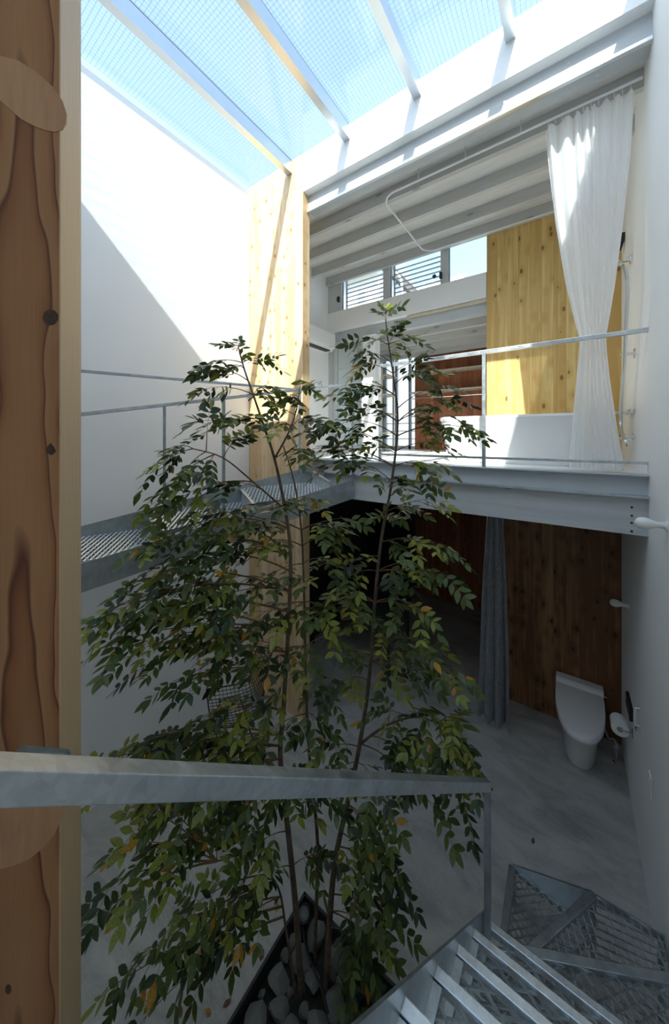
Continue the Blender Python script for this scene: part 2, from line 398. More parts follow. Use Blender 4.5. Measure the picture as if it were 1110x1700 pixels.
# far ceiling and its joists, roof slab above
fc = struct(MB().box(XL, XR, YW + .10, 6.0, 4.45, 4.55).build('ceiling', M['ceilply']))
jm = None
for y in (4.58, 4.98, 5.38, 5.78):
    if jm is None:
        o = MB().box(XL, XR, 0, .045, 4.345, 4.45).build('joist', M['joist'], fc, origin=(-1.3, .02, 4.345)); o.location = (-1.3, y + .02, 4.345); jm = o.data
    else: child_mesh('joist', jm, fc, (-1.3, y + .02, 4.345))
struct(MB().box(XL, -0.78, YW + .08, YW + .17, 4.345, 4.51).build('trim_2', M['greypaint']))
struct(MB().box(XL, -0.78, YW, YW + .10, 4.50, 4.785).build('trim_3', M['white']))
MB_ = MB().box(-1.75, -0.78, YW + .02, YW + .075, 4.470, 4.492)
struct(MB_.build('trim_4', M['paleply']))

# laminated timber walls, board by board
def boards(parent, x0, x1, yf, th, z0, z1, wd, mat, jit=0.0012):
    n = max(1, round((x1 - x0) / wd)); wd = (x1 - x0) / n
    g = 0.0003
    me = MB().box(-wd / 2 + g, wd / 2 - g, 0, th, z0, z1).build('board', mat, parent, bevel=0.0007)
    first = True
    for i in range(n):
        p = Vector((x0 + wd * (i + .5), yf + random.uniform(0, jit), 0))
        if first: me.location = p - wloc(parent); first = False
        else: child_mesh('board', me.data, parent, p)
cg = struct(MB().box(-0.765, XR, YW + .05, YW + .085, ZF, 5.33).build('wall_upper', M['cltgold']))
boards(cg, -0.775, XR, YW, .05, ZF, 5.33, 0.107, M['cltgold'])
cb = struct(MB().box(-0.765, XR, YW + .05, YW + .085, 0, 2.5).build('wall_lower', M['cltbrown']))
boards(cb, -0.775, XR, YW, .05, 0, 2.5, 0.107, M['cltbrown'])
# far red-brown laminate wall, both storeys
fr = struct(MB().box(-2.34, XR, YF + .03, YF + .12, 0, 4.45).build('wall_far', M['cltred']))
boards(fr, -2.36, XR, YF, .03, 0, 2.5, 0.115, M['cltred'])
boards(fr, -2.36, XR, YF, .03, ZF, 4.45, 0.115, M['cltred'])
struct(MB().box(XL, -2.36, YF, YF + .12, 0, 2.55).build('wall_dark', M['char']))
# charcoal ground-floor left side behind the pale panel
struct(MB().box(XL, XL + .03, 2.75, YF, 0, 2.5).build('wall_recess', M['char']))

# pale laminate wing panel from floor to skylight
wp = struct(MB().box(XL, -2.23, 2.62, 2.70, 0, 5.78).build('wall_wing', M['cltpale']))
boards(wp, XL, -2.224, 2.59, .03, 0, 5.785, 0.103, M['cltpale'])
MB().box(-2.2285, -2.2235, 2.593, 2.70, 0, 5.78).build('edge_board', M['cltpale'], wp)

# ---------------------------------------------------------------- clerestory window
cw = struct(MB().box(XL, -0.78, YW + .03, YW + .09, 4.785, 4.80).build('window_2', M['frame']))
MB().box(XL, -0.78, YW + .03, YW + .09, 5.285, 5.325).build('head', M['frame'], cw)
for x0, x1 in ((XL, -2.79), (-2.10, -2.0), (-1.31, -1.215)):
    MB().box(x0, x1, YW + .02, YW + .09, 4.80, 5.285).build('mullion', M['frame'], cw, bevel=.003)
for x0, x1 in ((-2.79, -2.10), (-2.0, -1.31), (-1.215, -0.78)):
    pn = MB().box(x0, x1, YW + .055, YW + .061, 4.80, 5.285).build('pane', M['glass'], cw)
    MB().box(x0, x0 + .012, YW + .045, YW + .07, 4.80, 5.285).build('sash_edge', M['slat'], pn)
for x0, x1 in ((-2.775, -2.115), (-1.985, -1.325)):
    for k in range(7):
        z = 4.82 + k * 0.062
        MB().box(x0, x1, YW + .12, YW + .145, z, z + .010).build('slat', M['slat'], cw)
    MB().box(x0, x0 + .015, YW + .115, YW + .15, 4.79, 5.285).build('slat_rail', M['slat'], cw)
for px_, py_ in ((561, 497), (731, 457)):
    p = pxY(px_, py_, YW)
    h = MB().box(p.x - .014, p.x + .014, YW - .012, YW + .03, p.z - .04, p.z + .04)
    ho = h.build('handle', M['black'], cw, bevel=.004)
    MB().lathe([(0.025, 0), (0.025, .012), (.018, .018)], (p.x - .004 if px_ < 600 else p.x - .08, YW + .01, p.z + .01), (0, -1, 0), 14).build('crank', M['black'], ho)

# glazed sliding door to the far room
gd = struct(MB().box(XL, -2.42, YW + .05, YW + .12, ZF, ZF + .05).build('door_1', M['frame']))
MB().box(XL, -2.99, YW + .03, YW + .12, ZF, 4.345).build('stile', M['frame'], gd)
MB().box(-2.93, -2.90, YW + .05, YW + .10, ZF, 4.345).build('stile', M['frame'], gd)
MB().box(-2.46, -2.42, YW + .05, YW + .10, ZF, 4.345).build('stile', M['frame'], gd)
MB().box(-2.90, -2.46, YW + .06, YW + .09, 4.30, 4.345).build('rail', M['frame'], gd)
for z in (3.22, 3.92): MB().box(-2.90, -2.46, YW + .068, YW + .085, z, z + .02).build('glazing_bar', M['frame'], gd)
MB().box(-2.90, -2.46, YW + .072, YW + .08, ZF + .05, 4.30).build('pane', M['glass'], gd)
struct(MB().box(-2.42, -2.22, YW + .02, YW + .16, ZF, 4.345).build('trim_5', M['white']))
# far window beside the red wall
fw = struct(MB().box(XL, -2.36, YF + .03, YF + .09, ZF, ZF + .06).build('window_3', M['frame']))
for x in (XL, -2.78, -2.50): MB().box(x, x + .05, YF + .03, YF + .09, ZF, 4.45).build('mullion', M['slat'], fw)
for z in (2.85, 3.0, 3.15): MB().box(XL, -2.36, YF + .10, YF + .12, z, z + .015).build('guard_bar', M['slat'], fw)
MB().box(XL, -2.36, YF + .055, YF + .06, ZF, 4.45).build('pane', M['glass'], fw)

# ================================================================== UPPER FLOOR EDGE
fb = thing('floor_beam', 'grey steel channel over a grey timber beam along the upper floor edge', 'beam', (-1, YB, 2.28))
X0 = -2.28
MB().box(X0, XR, YB, YB + .012, 2.53, 2.655).build('web', M['steelpaint'], fb)
MB().box(X0, XR, YB - .05, YB + .06, 2.655, ZF).build('top_flange', M['steelpaint'], fb)
MB().box(X0, XR, YB - .055, YB + .06, 2.520, 2.532).build('bottom_flange', M['bright'], fb)
MB().box(X0, XR, YB - .012, YB + .08, 2.28, 2.520).build('timber', M['greypaint'], fb, origin=(-1, YB, 2.4))
for py_ in (842, 856, 868, 882):
    p = pxY(1048, py_, YB - .012)
    MB().lathe([(0.007, 0), (0.007, .004), (0.003, .006)], (p.x, YB - .0115, p.z), (0, -1, 0), 10).build('bolt', M['black'], fb)
# ground floor ceiling joists just behind
gcl = struct(MB().box(XL, XR, YB + .09, 6.0, 2.485, 2.50).build('ceiling', M['ceilply']))
for y in (3.2, 3.6, 4.0, 4.5, 5.0, 5.5): MB().box(XL, XR, y, y + .045, 2.36, 2.485).build('joist', M['joist'], gcl)

# balcony guard
br = thing('balcony_guard', 'square galvanised steel guard rail in front of the bath', 'railing', (-.5, YB, ZF))
MB().bar((-1.46, YB, 3.565), (XR, YB, 3.565), .028, .028).build('top_rail', M['bright'], br, bevel=.002)
MB().bar((-1.46, YB, 2.735), (XR, YB, 2.735), .025, .018).build('bottom_rail', M['bright'], br, bevel=.002)
for x in (-1.46, -0.55):
    MB().bar((x, YB, ZF), (x, YB, 3.552), .026, .026, up=(0, 1, 0)).build('post', M['bright'], br, bevel=.002)

# curtain tracks
ct = thing('curtain_track', 'straight silver curtain track along the beam above the balcony', 'curtain rail', (-1, 2.74, 5.18))
MB().box(-2.22, XR, 2.652, 2.682, 5.218, 5.245).build('rail', M['alu'], ct, bevel=.004)
cl = thing('bath_curtain_rail', 'thin white curtain rail looping around the bath under the joists', 'curtain rail', (-.6, 3.4, 5.185))
pts = []
def arc(cx, cy, r, a0, a1, n=7):
    return [(cx + r * math.cos(math.radians(a0 + (a1 - a0) * i / n)), cy + r * math.sin(math.radians(a0 + (a1 - a0) * i / n)), 5.185) for i in range(n + 1)]
c1 = pxZ(650, 300, 5.185); c2 = pxZ(722, 413, 5.185)
xl = -1.47
pts = [(XR - .02, 2.86, 5.185)] + arc(xl + .14, 3.0, .14, 270, 180) + arc(xl + .14, 3.90, .14, 180, 90) + [(-.78, 4.04, 5.185), (XR - .02, 4.04, 5.185)]
MB().tube(pts, .009, 8).build('rail', M['plastic'], cl, smooth=True)
for x in (-1.1, -.7, -.3): MB().box(x - .004, x + .004, 2.857, 2.863, 5.19, 5.325).build('hanger', M['plastic'], cl)

# ================================================================== WHITE BATH CURTAIN
def interp(tbl, z):
    tbl = sorted(tbl)
    if z <= tbl[0][0]: return tbl[0][1]
    for (a, p), (b_, q) in zip(tbl, tbl[1:]):
        if z <= b_: t = (z - a) / (b_ - a); return p + (q - p) * t
    return tbl[-1][1]
YC = 2.90
Lp = [(pxY(x, y, YC).z, pxY(x, y, YC).x) for x, y in ((901, 160), (908, 260), (921, 370), (938, 470), (954, 535), (962, 565), (957, 620), (950, 700), (944, 772))]
Rp = [(pxY(x, y, YC).z, pxY(x, y, YC).x) for x, y in ((1056, 90), (1047, 250), (1034, 370), (1021, 470), (1010, 535), (1005, 562), (1012, 630), (1024, 710), (1036, 778))]
cu = thing('bath_curtain', 'sheer white curtain tied in at the waist, hanging beside the bath', 'curtain', (.12, YC, ZF))
b = MB(); NU, NV = 90, 60; ztop, zbot = 5.17, ZF + .012
zw = pxY(984, 563, YC).z
for j in range(NV + 1):
    z = ztop + (zbot - ztop) * j / NV
    xl_, xr_ = interp(Lp, z), interp(Rp, z)
    ww = min(1, abs(z - zw) / 0.9)
    amp = 0.005 + 0.020 * ww * (1.0 if z > zw else .55)
    for i in range(NU + 1):
        u = i / NU
        ph = 2 * math.pi * 8 * u + 1.6 * math.sin(6.3 * u + .5 * z) + 1.1 * math.sin(13 * u)
        x = xl_ + (xr_ - xl_) * (u + 0.010 * math.sin(ph * .5 + 2))
        y = YC + amp * math.sin(ph) + 0.014 * math.sin(3.1 * u + z * .7) * ww
        dz = (-0.012 * abs(math.sin(ph / 2)) * (1 if j == 0 else 0))
        b.v.append(Vector((x, y, z + dz)))
for j in range(NV):
    for i in range(NU):
        a = j * (NU + 1) + i; b.f.append((a, a + 1, a + NU + 2, a + NU + 1)); b.mi.append(0)
b.build('cloth', M['sheer'], cu, smooth=True)
zt = zw
tb = MB(); ring = []
xl_, xr_ = interp(Lp, zt) - .004, interp(Rp, zt) + .004
for k in range(25):
    t = 2 * math.pi * k / 24; ring.append((((xl_ + xr_) / 2) + (xr_ - xl_) / 2 * math.cos(t), YC + .022 * math.sin(t), zt + .005 * math.sin(t)))
tb.tube(ring, .007, 6, cap=False).build('tieback', M['sheer'], cu, smooth=True)
hk = MB()
for i in range(12):
    x = interp(Lp, 5.17) + (interp(Rp, 5.17) - interp(Lp, 5.17)) * (i + .5) / 12
    hk.box(x - .003, x + .003, YC - .02, YC - .016, 5.15, 5.185)
hk.build('hooks', M['plastic'], cu, kind='stuff')

# ================================================================== BATHTUB
def rrect(x0, x1, y0, y1, r, z, n=6):
    out = []
    for cx, cy, a in ((x1 - r, y1 - r, 0), (x0 + r, y1 - r, 90), (x0 + r, y0 + r, 180), (x1 - r, y0 + r, 270)):
        for k in range(n + 1):
            t = math.radians(a + 90 * k / n); out.append((cx + r * math.cos(t), cy + r * math.sin(t), z))
    return out
tubt = thing('bathtub', 'freestanding white bathtub with tapered sides behind the guard rail', 'bathtub', (-.35, 3.5, ZF))
R = []
for z, ins in ((ZF, .075), (ZF + .02, .06), (ZF + .2, .035), (ZF + .38, .012), (3.065, .0), (3.082, .004)):
    R.append(rrect(-1.035 + ins, .12 - ins, 3.14 + ins, 3.86 - ins, .13, z))
for z, ins in ((3.086, .02), (3.075, .035), (3.04, .045), (ZF + .12, .10), (ZF + .08, .16)):
    R.append(rrect(-1.035 + ins, .12 - ins, 3.14 + ins, 3.86 - ins, .12, z))
MB().loft(R).build('shell', M['tub'], tubt, smooth=True)
MB().lathe([(.03, 0), (.03, .006), (.012, .008)], (-.35, 3.5, ZF + .081), (0, 0, 1), 16).build('drain', M['chrome'], tubt)

# ================================================================== SHOWER SET ON RIGHT WALL
sh = thing('shower_set', 'chrome hand shower with a long grey hose on the white wall', 'shower', (XR, 3.4, 3.0))
def wallp(px_, py_, d=0.0): p = pxX(px_, py_, XR - d); return p
p1 = wallp(1046, 430, .012)
MB().box(XR - .016, XR, p1.y - .025, p1.y + .025, p1.z - .03, p1.z + .03).build('wall_plate', M['chrome'], sh, bevel=.004)
hpx = pxX(1036, 432, XR - .06)
MB().bar((XR - .01, p1.y, p1.z), (hpx.x, p1.y - .005, p1.z + .005), .03, .035).build('holder', M['chrome'], sh, bevel=.006)
hd0 = Vector((XR - .07, p1.y + .01, p1.z - .02)); hd1 = Vector((XR - .13, p1.y + .10, p1.z + .13)); hd2 = Vector((XR - .16, p1.y + .15, p1.z + .19))
MB().tube([hd0, hd0.lerp(hd1, .5), hd1], [.013, .014, .016], 10).build('handset', M['chrome'], sh, smooth=True)
MB().lathe([(.014, 0), (.045, .02), (.05, .035), (.046, .045)], hd1, (hd2 - hd1) + Vector((-.06, -.06, -.02)), 18).build('shower_head', M['chrome'], sh, smooth=True)
hose_px = [(1035, 440), (1040, 460), (1041, 490), (1039, 530), (1037, 570), (1035, 610), (1032, 650), (1030, 690), (1031, 712), (1036, 730), (1042, 737)]
hp = [pxX(x, y, XR - .075) for x, y in hose_px]
hp[-1] = pxX(1044, 735, XR - .05)
def smoothpts(P, k=5):
    P = [Vector(p) for p in P]; out = []
    for i in range(len(P) - 1):
        p0 = P[max(i - 1, 0)]; p1_ = P[i]; p2 = P[i + 1]; p3 = P[min(i + 2, len(P) - 1)]
        for j in range(k):
            t = j / k
            out.append(0.5 * ((2 * p1_) + (p2 - p0) * t + (2 * p0 - 5 * p1_ + 4 * p2 - p3) * t * t + (3 * p1_ - p0 - 3 * p2 + p3) * t ** 3))
    out.append(P[-1]); return out
MB().tube(smoothpts(hp), .011, 8).build('hose', M['alu'], sh, smooth=True)
for (x0, y0, nm) in ((1050, 586, 'hook'), (1046, 684, 'spout'), (1049, 725, 'mixer')):
    p = wallp(x0 + 4, y0)
    if nm == 'hook':
        MB().box(XR - .008, XR, p.y - .02, p.y + .02, p.z - .035, p.z + .035).build('hook_plate', M['chrome'], sh, bevel=.003)
        MB().bar((XR - .005, p.y, p.z), (XR - .085, p.y, p.z - .004), .018, .022).build('hook_arm', M['chrome'], sh, bevel=.004)
    elif nm == 'spout':
        MB().box(XR - .03, XR, p.y - .12, p.y + .14, p.z - .018, p.z + .018).build('thermostat_bar', M['chrome'], sh, bevel=.012)
        MB().box(XR - .11, XR - .02, p.y + .05, p.y + .11, p.z - .012, p.z + .012).build('spout', M['chrome'], sh, bevel=.005)
    else:
        MB().lathe([(.026, 0), (.026, .012), (.012, .016), (.012, .05), (.02, .052), (.024, .075), (.02, .085)], (XR, p.y, p.z), (-1, 0, 0), 16).build('elbow', M['chrome'], sh, smooth=True)
        MB().box(XR - .085, XR - .065, p.y - .035, p.y + .035, p.z - .006, p.z + .022).build('lever', M['chrome'], sh, bevel=.004)
p = wallp(1040, 739)
tag(MB().box(XR - .004, XR, p.y - .03, p.y + .03, p.z - .012, p.z + .012).build('outlet_plate', M['eave'], None, bevel=.002), 'small brown metal plate under the shower mixer on the white wall', 'plate')
p = wallp(1037, 397)
rc = MB().bar((XR - .015, p.y, p.z + .06), (XR - .02, p.y + .01, p.z - .02), .05, .03, up=(1, 0, 0))
rc.bar((XR - .02, p.y + .01, p.z - .02), (XR - .035, p.y + .04, p.z - .075), .05, .022, up=(1, 0, 0))
tag(rc.build('wall_handset', M['black'], None, bevel=.006), 'black angled plastic handle on the white wall above the shower', 'handle')

# ================================================================== AIR CONDITIONER
ac = thing('air_conditioner', 'white wall-mounted air conditioner behind the pale timber panel', 'air conditioner', (XL, 3.66, 4.17))
prof = [(0, 0), (.13, 0), (.185, .05), (.195, .12), (.195, .24), (.17, .285), (0, .30)]
MB().prism([(XL + x, 3.26, 4.17 + z) for x, z in prof], (0, .80, 0)).build('casing', M['plastic'], ac, bevel=.006)
MB().box(XL + .06, XL + .15, 3.33, 3.99, 4.166, 4.176).build('air_slot', M['black'], ac)
MB().bar((XL + .155, 3.32, 4.195), (XL + .155, 4.0, 4.195), .006, .06, up=(1, 0, .8)).build('louvre', M['plastic'], ac)
MB().box(XL + .193, XL + .1975, 3.90, 3.98, 4.21, 4.215).build('indicator', M['slat'], ac)
# small tap on the left wall
p = pxX(528, 637, XL)
tp = thing('wall_tap', 'small chrome tap on the white wall below the air conditioner', 'tap', (XL, p.y, p.z))
MB().lathe([(.02, 0), (.02, .006), (.009, .01), (.009, .05)], (XL, p.y, p.z), (1, 0, 0), 12).build('body', M['chrome'], tp, smooth=True)
MB().tube([(XL + .04, p.y, p.z), (XL + .06, p.y, p.z - .01), (XL + .065, p.y, p.z - .04)], .008, 8).build('spout', M['chrome'], tp, smooth=True)
MB().box(XL + .035, XL + .05, p.y - .025, p.y + .025, p.z + .018, p.z + .03).build('lever', M['chrome'], tp, bevel=.003)

# ================================================================== FAR ROOM SHELVES
for z0, lab in ((4.02, 'upper pale plywood shelf on the red timber wall'), (3.68, 'lower pale plywood shelf on the red timber wall')):
    s_ = thing('wall_shelf', lab, 'shelf', (-1.6, YF, z0))
    MB().box(-2.36, -0.80, YF - .27, YF, z0, z0 + .022).build('board', M['paleply'], s_)
    for x in (-1.62, -.95):
        MB().prism([(x - .01, YF, z0), (x - .01, YF - .16, z0), (x - .01, YF, z0 - .06)], (.02, 0, 0)).build('bracket', M['slat'], s_)
rd = thing('hanging_rod', 'thin steel rod under the shelves on the red timber wall', 'rod', (-1.6, YF - .2, 3.58))
MB().tube([(-2.33, YF - .2, 3.585), (-.80, YF - .2, 3.585)], .008, 8).build('rod', M['chrome'], rd, smooth=True)
for x in (-2.3, -1.62, -.95): MB().box(x - .006, x + .006, YF - .205, YF, 3.58, 3.592).build('bracket', M['slat'], rd)
rk = thing('standing_rack', 'slim open shelf rack with pale boards behind the glazed door', 'shelf', (-2.5, 5.0, ZF))
for x, y in ((-2.68, 4.85), (-2.42, 4.85), (-2.68, 5.15), (-2.42, 5.15)):
    MB().box(x - .012, x + .012, y - .012, y + .012, ZF, 4.2).build('upright', M['slat'], rk)
for z in (2.95, 3.26, 3.57, 3.88): MB().box(-2.70, -2.36, 4.82, 5.18, z, z + .02).build('shelf', M['paleply'], rk)

# ================================================================== GROUND FLOOR FURNISHING
# grey curtain
gc = thing('partition_curtain', 'silver grey crinkled curtain bunched beside the toilet', 'curtain', (-.62, 3.72, 0))
b = MB(); NU, NV = 70, 40
gl_ = [(2.45, -.66), (2.05, pxY(808, 857, 3.72).x), (1.4, pxY(801, 970, 3.72).x), (.7, pxY(797, 1080, 3.72).x), (0.0, pxY(792, 1180, 3.72).x)]
gr_ = [(2.45, -.50), (2.05, pxY(836, 857, 3.72).x), (1.4, pxY(843, 970, 3.72).x), (.7, pxY(848, 1080, 3.72).x), (0.0, pxY(848, 1190, 3.72).x)]
for j in range(NV + 1):
    z = 2.36 + (.008 - 2.36) * j / NV
    a_, c_ = interp(gl_, z), interp(gr_, z); am = .05 + .06 * j / NV
    for i in range(NU + 1):
        u = i / NU; ph = 2 * math.pi * 3.2 * u + .4 * math.sin(z * 1.7)
        cr = .016 * noise.noise(Vector((u * 14, z * 9, 3.0)))
        b.v.append(Vector((a_ + (c_ - a_) * u + .012 * math.sin(ph * 2 + 1), 3.72 - am * math.sin(ph + .8) * (0.6 + .4 * u) - .05 * math.sin(u * 3.14) + cr, z)))
for j in range(NV):
    for i in range(NU):
        a = j * (NU + 1) + i; b.f.append((a, a + 1, a + NU + 2, a + NU + 1)); b.mi.append(0)
b.build('cloth', M['greycloth'], gc, smooth=True)
tk = thing('ceiling_curtain_rail', 'short dark curtain rail holding the silver grey curtain', 'curtain rail', (-.6, 3.72, 2.36))
MB().box(-.95, XR, 3.71, 3.73, 2.352, 2.365).build('rail', M['slat'], tk)

# toilet
TX = .075
to = thing('toilet', 'white tankless toilet with closed lid against the brown timber wall', 'toilet', (TX, 3.8, 0))
def egg(wf, yb, yf, z, n=28, sq=3.2, flat=None, zb=None):
    out = []; yc = yb - wf  # half width as the rear straight part
    for k in range(n):
        t = 2 * math.pi * k / n; c, s_ = math.cos(t), math.sin(t)
        if s_ >= 0:  # rear: squarish
            x = wf * math.copysign(abs(c) ** (2 / 7), c); y = yc + (yb - yc) * abs(s_) ** (2 / 7)
        else:
            x = wf * math.copysign(abs(c) ** (2 / 2.3), c); y = yc - (yc - yf) * abs(s_) ** (2 / 2.3)
        zz = z if zb is None else z + (zb - z) * max(0, min(1, (y - yf) / (yb - yf)))
        out.append((TX + x, y, zz))
    return out
R = [egg(.125, 4.08, 3.62, 0), egg(.125, 4.08, 3.61, .02), egg(.135, 4.09, 3.565, .15), egg(.155, 4.10, 3.50, .27), egg(.178, 4.10, 3.44, .345), egg(.185, 4.10, 3.425, .37)]
MB().loft(R).build('bowl', M['ceramic'], to, smooth=True)
R = [egg(.186, 4.105, 3.42, .371), egg(.19, 4.105, 3.41, .385), egg(.19, 4.105, 3.41, .41, zb=.44), egg(.186, 4.10, 3.42, .422, zb=.455), egg(.165, 4.09, 3.46, .43, zb=.463)]
MB().loft(R).build('lid', M['ceramic'], to, smooth=True)
MB().prism([(TX - .188, 4.11, .44), (TX - .188, 4.00, .448), (TX - .188, 4.005, .478), (TX - .188, 4.03, .497), (TX - .188, 4.11, .50)], (.376, 0, 0)).build('rear_cover', M['ceramic'], to, bevel=.005)
MB().lathe([(.006, 0), (.006, .018), (.004, .022)], (TX + .188, 4.02, .455), (1, 0, 0), 10).build('flush_knob', M['chrome'], to)
sv = thing('stop_valve', 'small chrome stop valve and hose beside the toilet', 'valve', (.30, 3.9, 0))
MB().tube(smoothpts([(.24, 4.0, .22), (.27, 3.93, .20), (.285, 3.87, .19), (.31, 3.84, .215), (.335, 3.85, .20), (.34, 3.86, .14)]), .007, 8).build('hose', M['alu'], sv, smooth=True)
MB().lathe([(.022, 0), (.022, .008), (.010, .012), (.010, .15), (.016, .152), (.016, .18), (.006, .19)], (.335, 3.86, 0), (0, 0, 1), 12).build('pipe', M['chrome'], sv, smooth=True)
MB().lathe([(.018, 0), (.020, .012), (.014, .02)], (.335, 3.845, .165), (0, -1, 0), 12).build('knob', M['chrome'], sv, smooth=True)

# toilet roll
p = pxX(1050, 1216, XR)
tr_ = thing('paper_holder', 'chrome paper holder on the white wall beside the toilet', 'holder', (XR, 3.45, .62))
MB().box(XR - .006, XR, 3.40, 3.44, .585, .645).build('plate', M['chrome'], tr_, bevel=.002)
MB().tube([(XR - .003, 3.415, .615), (XR - .07, 3.415, .612), (XR - .075, 3.42, .612), (XR - .075, 3.56, .612)], .006, 8).build('arm', M['chrome'], tr_, smooth=True)
rl = thing('toilet_roll', 'white toilet paper roll on the chrome holder', 'paper roll', (XR - .075, 3.49, .6))
MB().lathe([(.02, 0), (.055, 0), (.056, .004), (.056, .106), (.055, .11), (.02, .11), (.02, 0)], (XR - .075, 3.435, .598), (0, 1, 0), 26).build('roll', M['paper'], rl, smooth=True)
MB().lathe([(.0205, -.001), (.0195, .0), (.0195, .11)], (XR - .075, 3.435, .598), (0, 1, 0), 18).build('core', M['eave'], rl, smooth=True)
pa, pb_ = pxX(1041, 1168, XR), pxX(1052, 1208, XR)
rm = thing('remote_panel', 'black toilet control panel on the white wall above the paper roll', 'panel', (XR, pa.y, .75))
y0, y1 = sorted((pa.y, pb_.y)); zc = (pa.z + pb_.z) / 2
MB().box(XR - .022, XR, 3.42, 3.64, .70, .80).build('casing', M['black'], rm, bevel=.004)
for k in range(5): MB().box(XR - .025, XR - .021, 3.45 + k * .035, 3.47 + k * .035, .735, .752).build('button', M['char'], rm)
p = pxX(1062, 1198, XR)
hkk = thing('wall_hook', 'small white towel bar hook on the white wall near the floor', 'hook', (XR, p.y, p.z))
MB().tube([(XR, p.y, p.z + .09), (XR - .025, p.y, p.z + .085), (XR - .025, p.y, p.z - .03), (XR, p.y, p.z - .035)], .006, 8).build('bar', M['plastic'], hkk, smooth=True)
MB().lathe([(.016, 0), (.016, .02), (.008, .026)], (XR, p.y, p.z - .06), (-1, 0, 0), 12).build('knob', M['chrome'], hkk, smooth=True)
p = pxX(1080, 1303, XR)
swp = thing('switch_plate', 'white switch plate low on the white wall beside the stair', 'switch', (XR, p.y, p.z))
MB().box(XR - .008, XR, p.y - .035, p.y + .035, p.z - .06, p.z + .06).build('plate', M['plastic'], swp, bevel=.003)
MB().box(XR - .012, XR - .007, p.y - .014, p.y + .014, p.z - .025, p.z + .025).build('rocker', M['plastic'], swp, bevel=.002)

# bare bulbs
for pxs, lab in (((1107, 873), 'bare white bulb on the right wall beside the floor beam'), ((1043, 1006), 'bare white bulb on the right wall above the toilet')):
    p = pxX(*pxs, XR)
    bu = thing('wall_bulb', lab, 'light bulb', p, 'bare bulbs on the right wall')
    MB().lathe([(.026, 0), (.026, .006), (.0165, .010), (.0165, .026)], (XR, p.y, p.z), (-1, 0, 0), 18).build('socket', M['ceramic'], bu, smooth=True)
    MB().lathe([(.0145, .024), (.0145, .032), (.016, .042), (.022, .056), (.029, .072), (.0315, .086), (.030, .100), (.024, .113), (.012, .121), (0, .1235)], (XR, p.y, p.z), (-1, 0, 0), 22).build('globe', M['opal'], bu, smooth=True)

# wire chair
CHX, CHY = -2.52, 1.98
ch = thing('wire_chair', 'black wire mesh chair by the white wall under the walkway', 'chair', (CHX, CHY, 0))
ang = math.radians(-28)
def chp(u, v):  # u across -1..1, v 0 front .. 1 back top
    if v < .55:
        t = v / .55; y = -.22 + .42 * t; z = .44 - .05 * math.sin(t * 2.2)
        wd = .235 + .02 * math.sin(t * 3.1)
    else:
        t = (v - .55) / .45; y = .20 + .05 * t + .06 * t * t; z = .40 + .06 * t + .30 * t
        wd = .235 - .05 * t * t
    z += .05 * abs(u) ** 2.2 * (1 - .5 * v); y -= .05 * abs(u) ** 2.2 * max(0, v - .5) * 2
    x = wd * u
    return Vector((CHX + x * math.cos(ang) - y * math.sin(ang), CHY + x * math.sin(ang) + y * math.cos(ang), z))
b = MB()
for i in range(15):
    u = -1 + 2 * i / 14; b.tube([chp(u, k / 16) for k in range(17)], .0028, 4, cap=False)
for j in range(22):
    v = j / 21; b.tube([chp(-1 + 2 * k / 10, v) for k in range(11)], .0028, 4, cap=False)
b.build('wire_shell', M['blackwire'], ch, kind='stuff')
rim = [chp(-1, k / 10) for k in range(11)] + [chp(-1 + 2 * k / 8, 1) for k in range(1, 9)] + [chp(1, 1 - k / 10) for k in range(1, 11)] + [chp(1 - 2 * k / 8, 0) for k in range(1, 9)]
MB().tube(rim, .006, 6, cap=False).build('rim', M['blackwire'], ch, smooth=True)
def chl(x, y, z): return Vector((CHX + x * math.cos(ang) - y * math.sin(ang), CHY + x * math.sin(ang) + y * math.cos(ang), z))
for sx in (-1, 1):
    for sy in (-1, 1):
        MB().tube([chl(sx * .16, sy * .08 - .02, .39), chl(sx * .22, sy * .23 - .02, 0)], .006, 6).build('leg', M['blackwire'], ch, smooth=True)
    MB().tube([chl(sx * .16, -.12, .392), chl(sx * .16, .08, .392)], .006, 6).build('seat_rail', M['blackwire'], ch, smooth=True)
# dark desk in the recess behind the timber panel
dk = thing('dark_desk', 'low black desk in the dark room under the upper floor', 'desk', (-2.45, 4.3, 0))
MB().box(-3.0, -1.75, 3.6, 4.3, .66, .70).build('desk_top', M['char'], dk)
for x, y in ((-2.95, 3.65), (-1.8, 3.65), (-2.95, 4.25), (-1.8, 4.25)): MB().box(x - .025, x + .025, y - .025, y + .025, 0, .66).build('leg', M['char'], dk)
MB().box(-2.97, -2.2, 4.22, 4.26, .2, .66).build('modesty_panel', M['char'], dk)

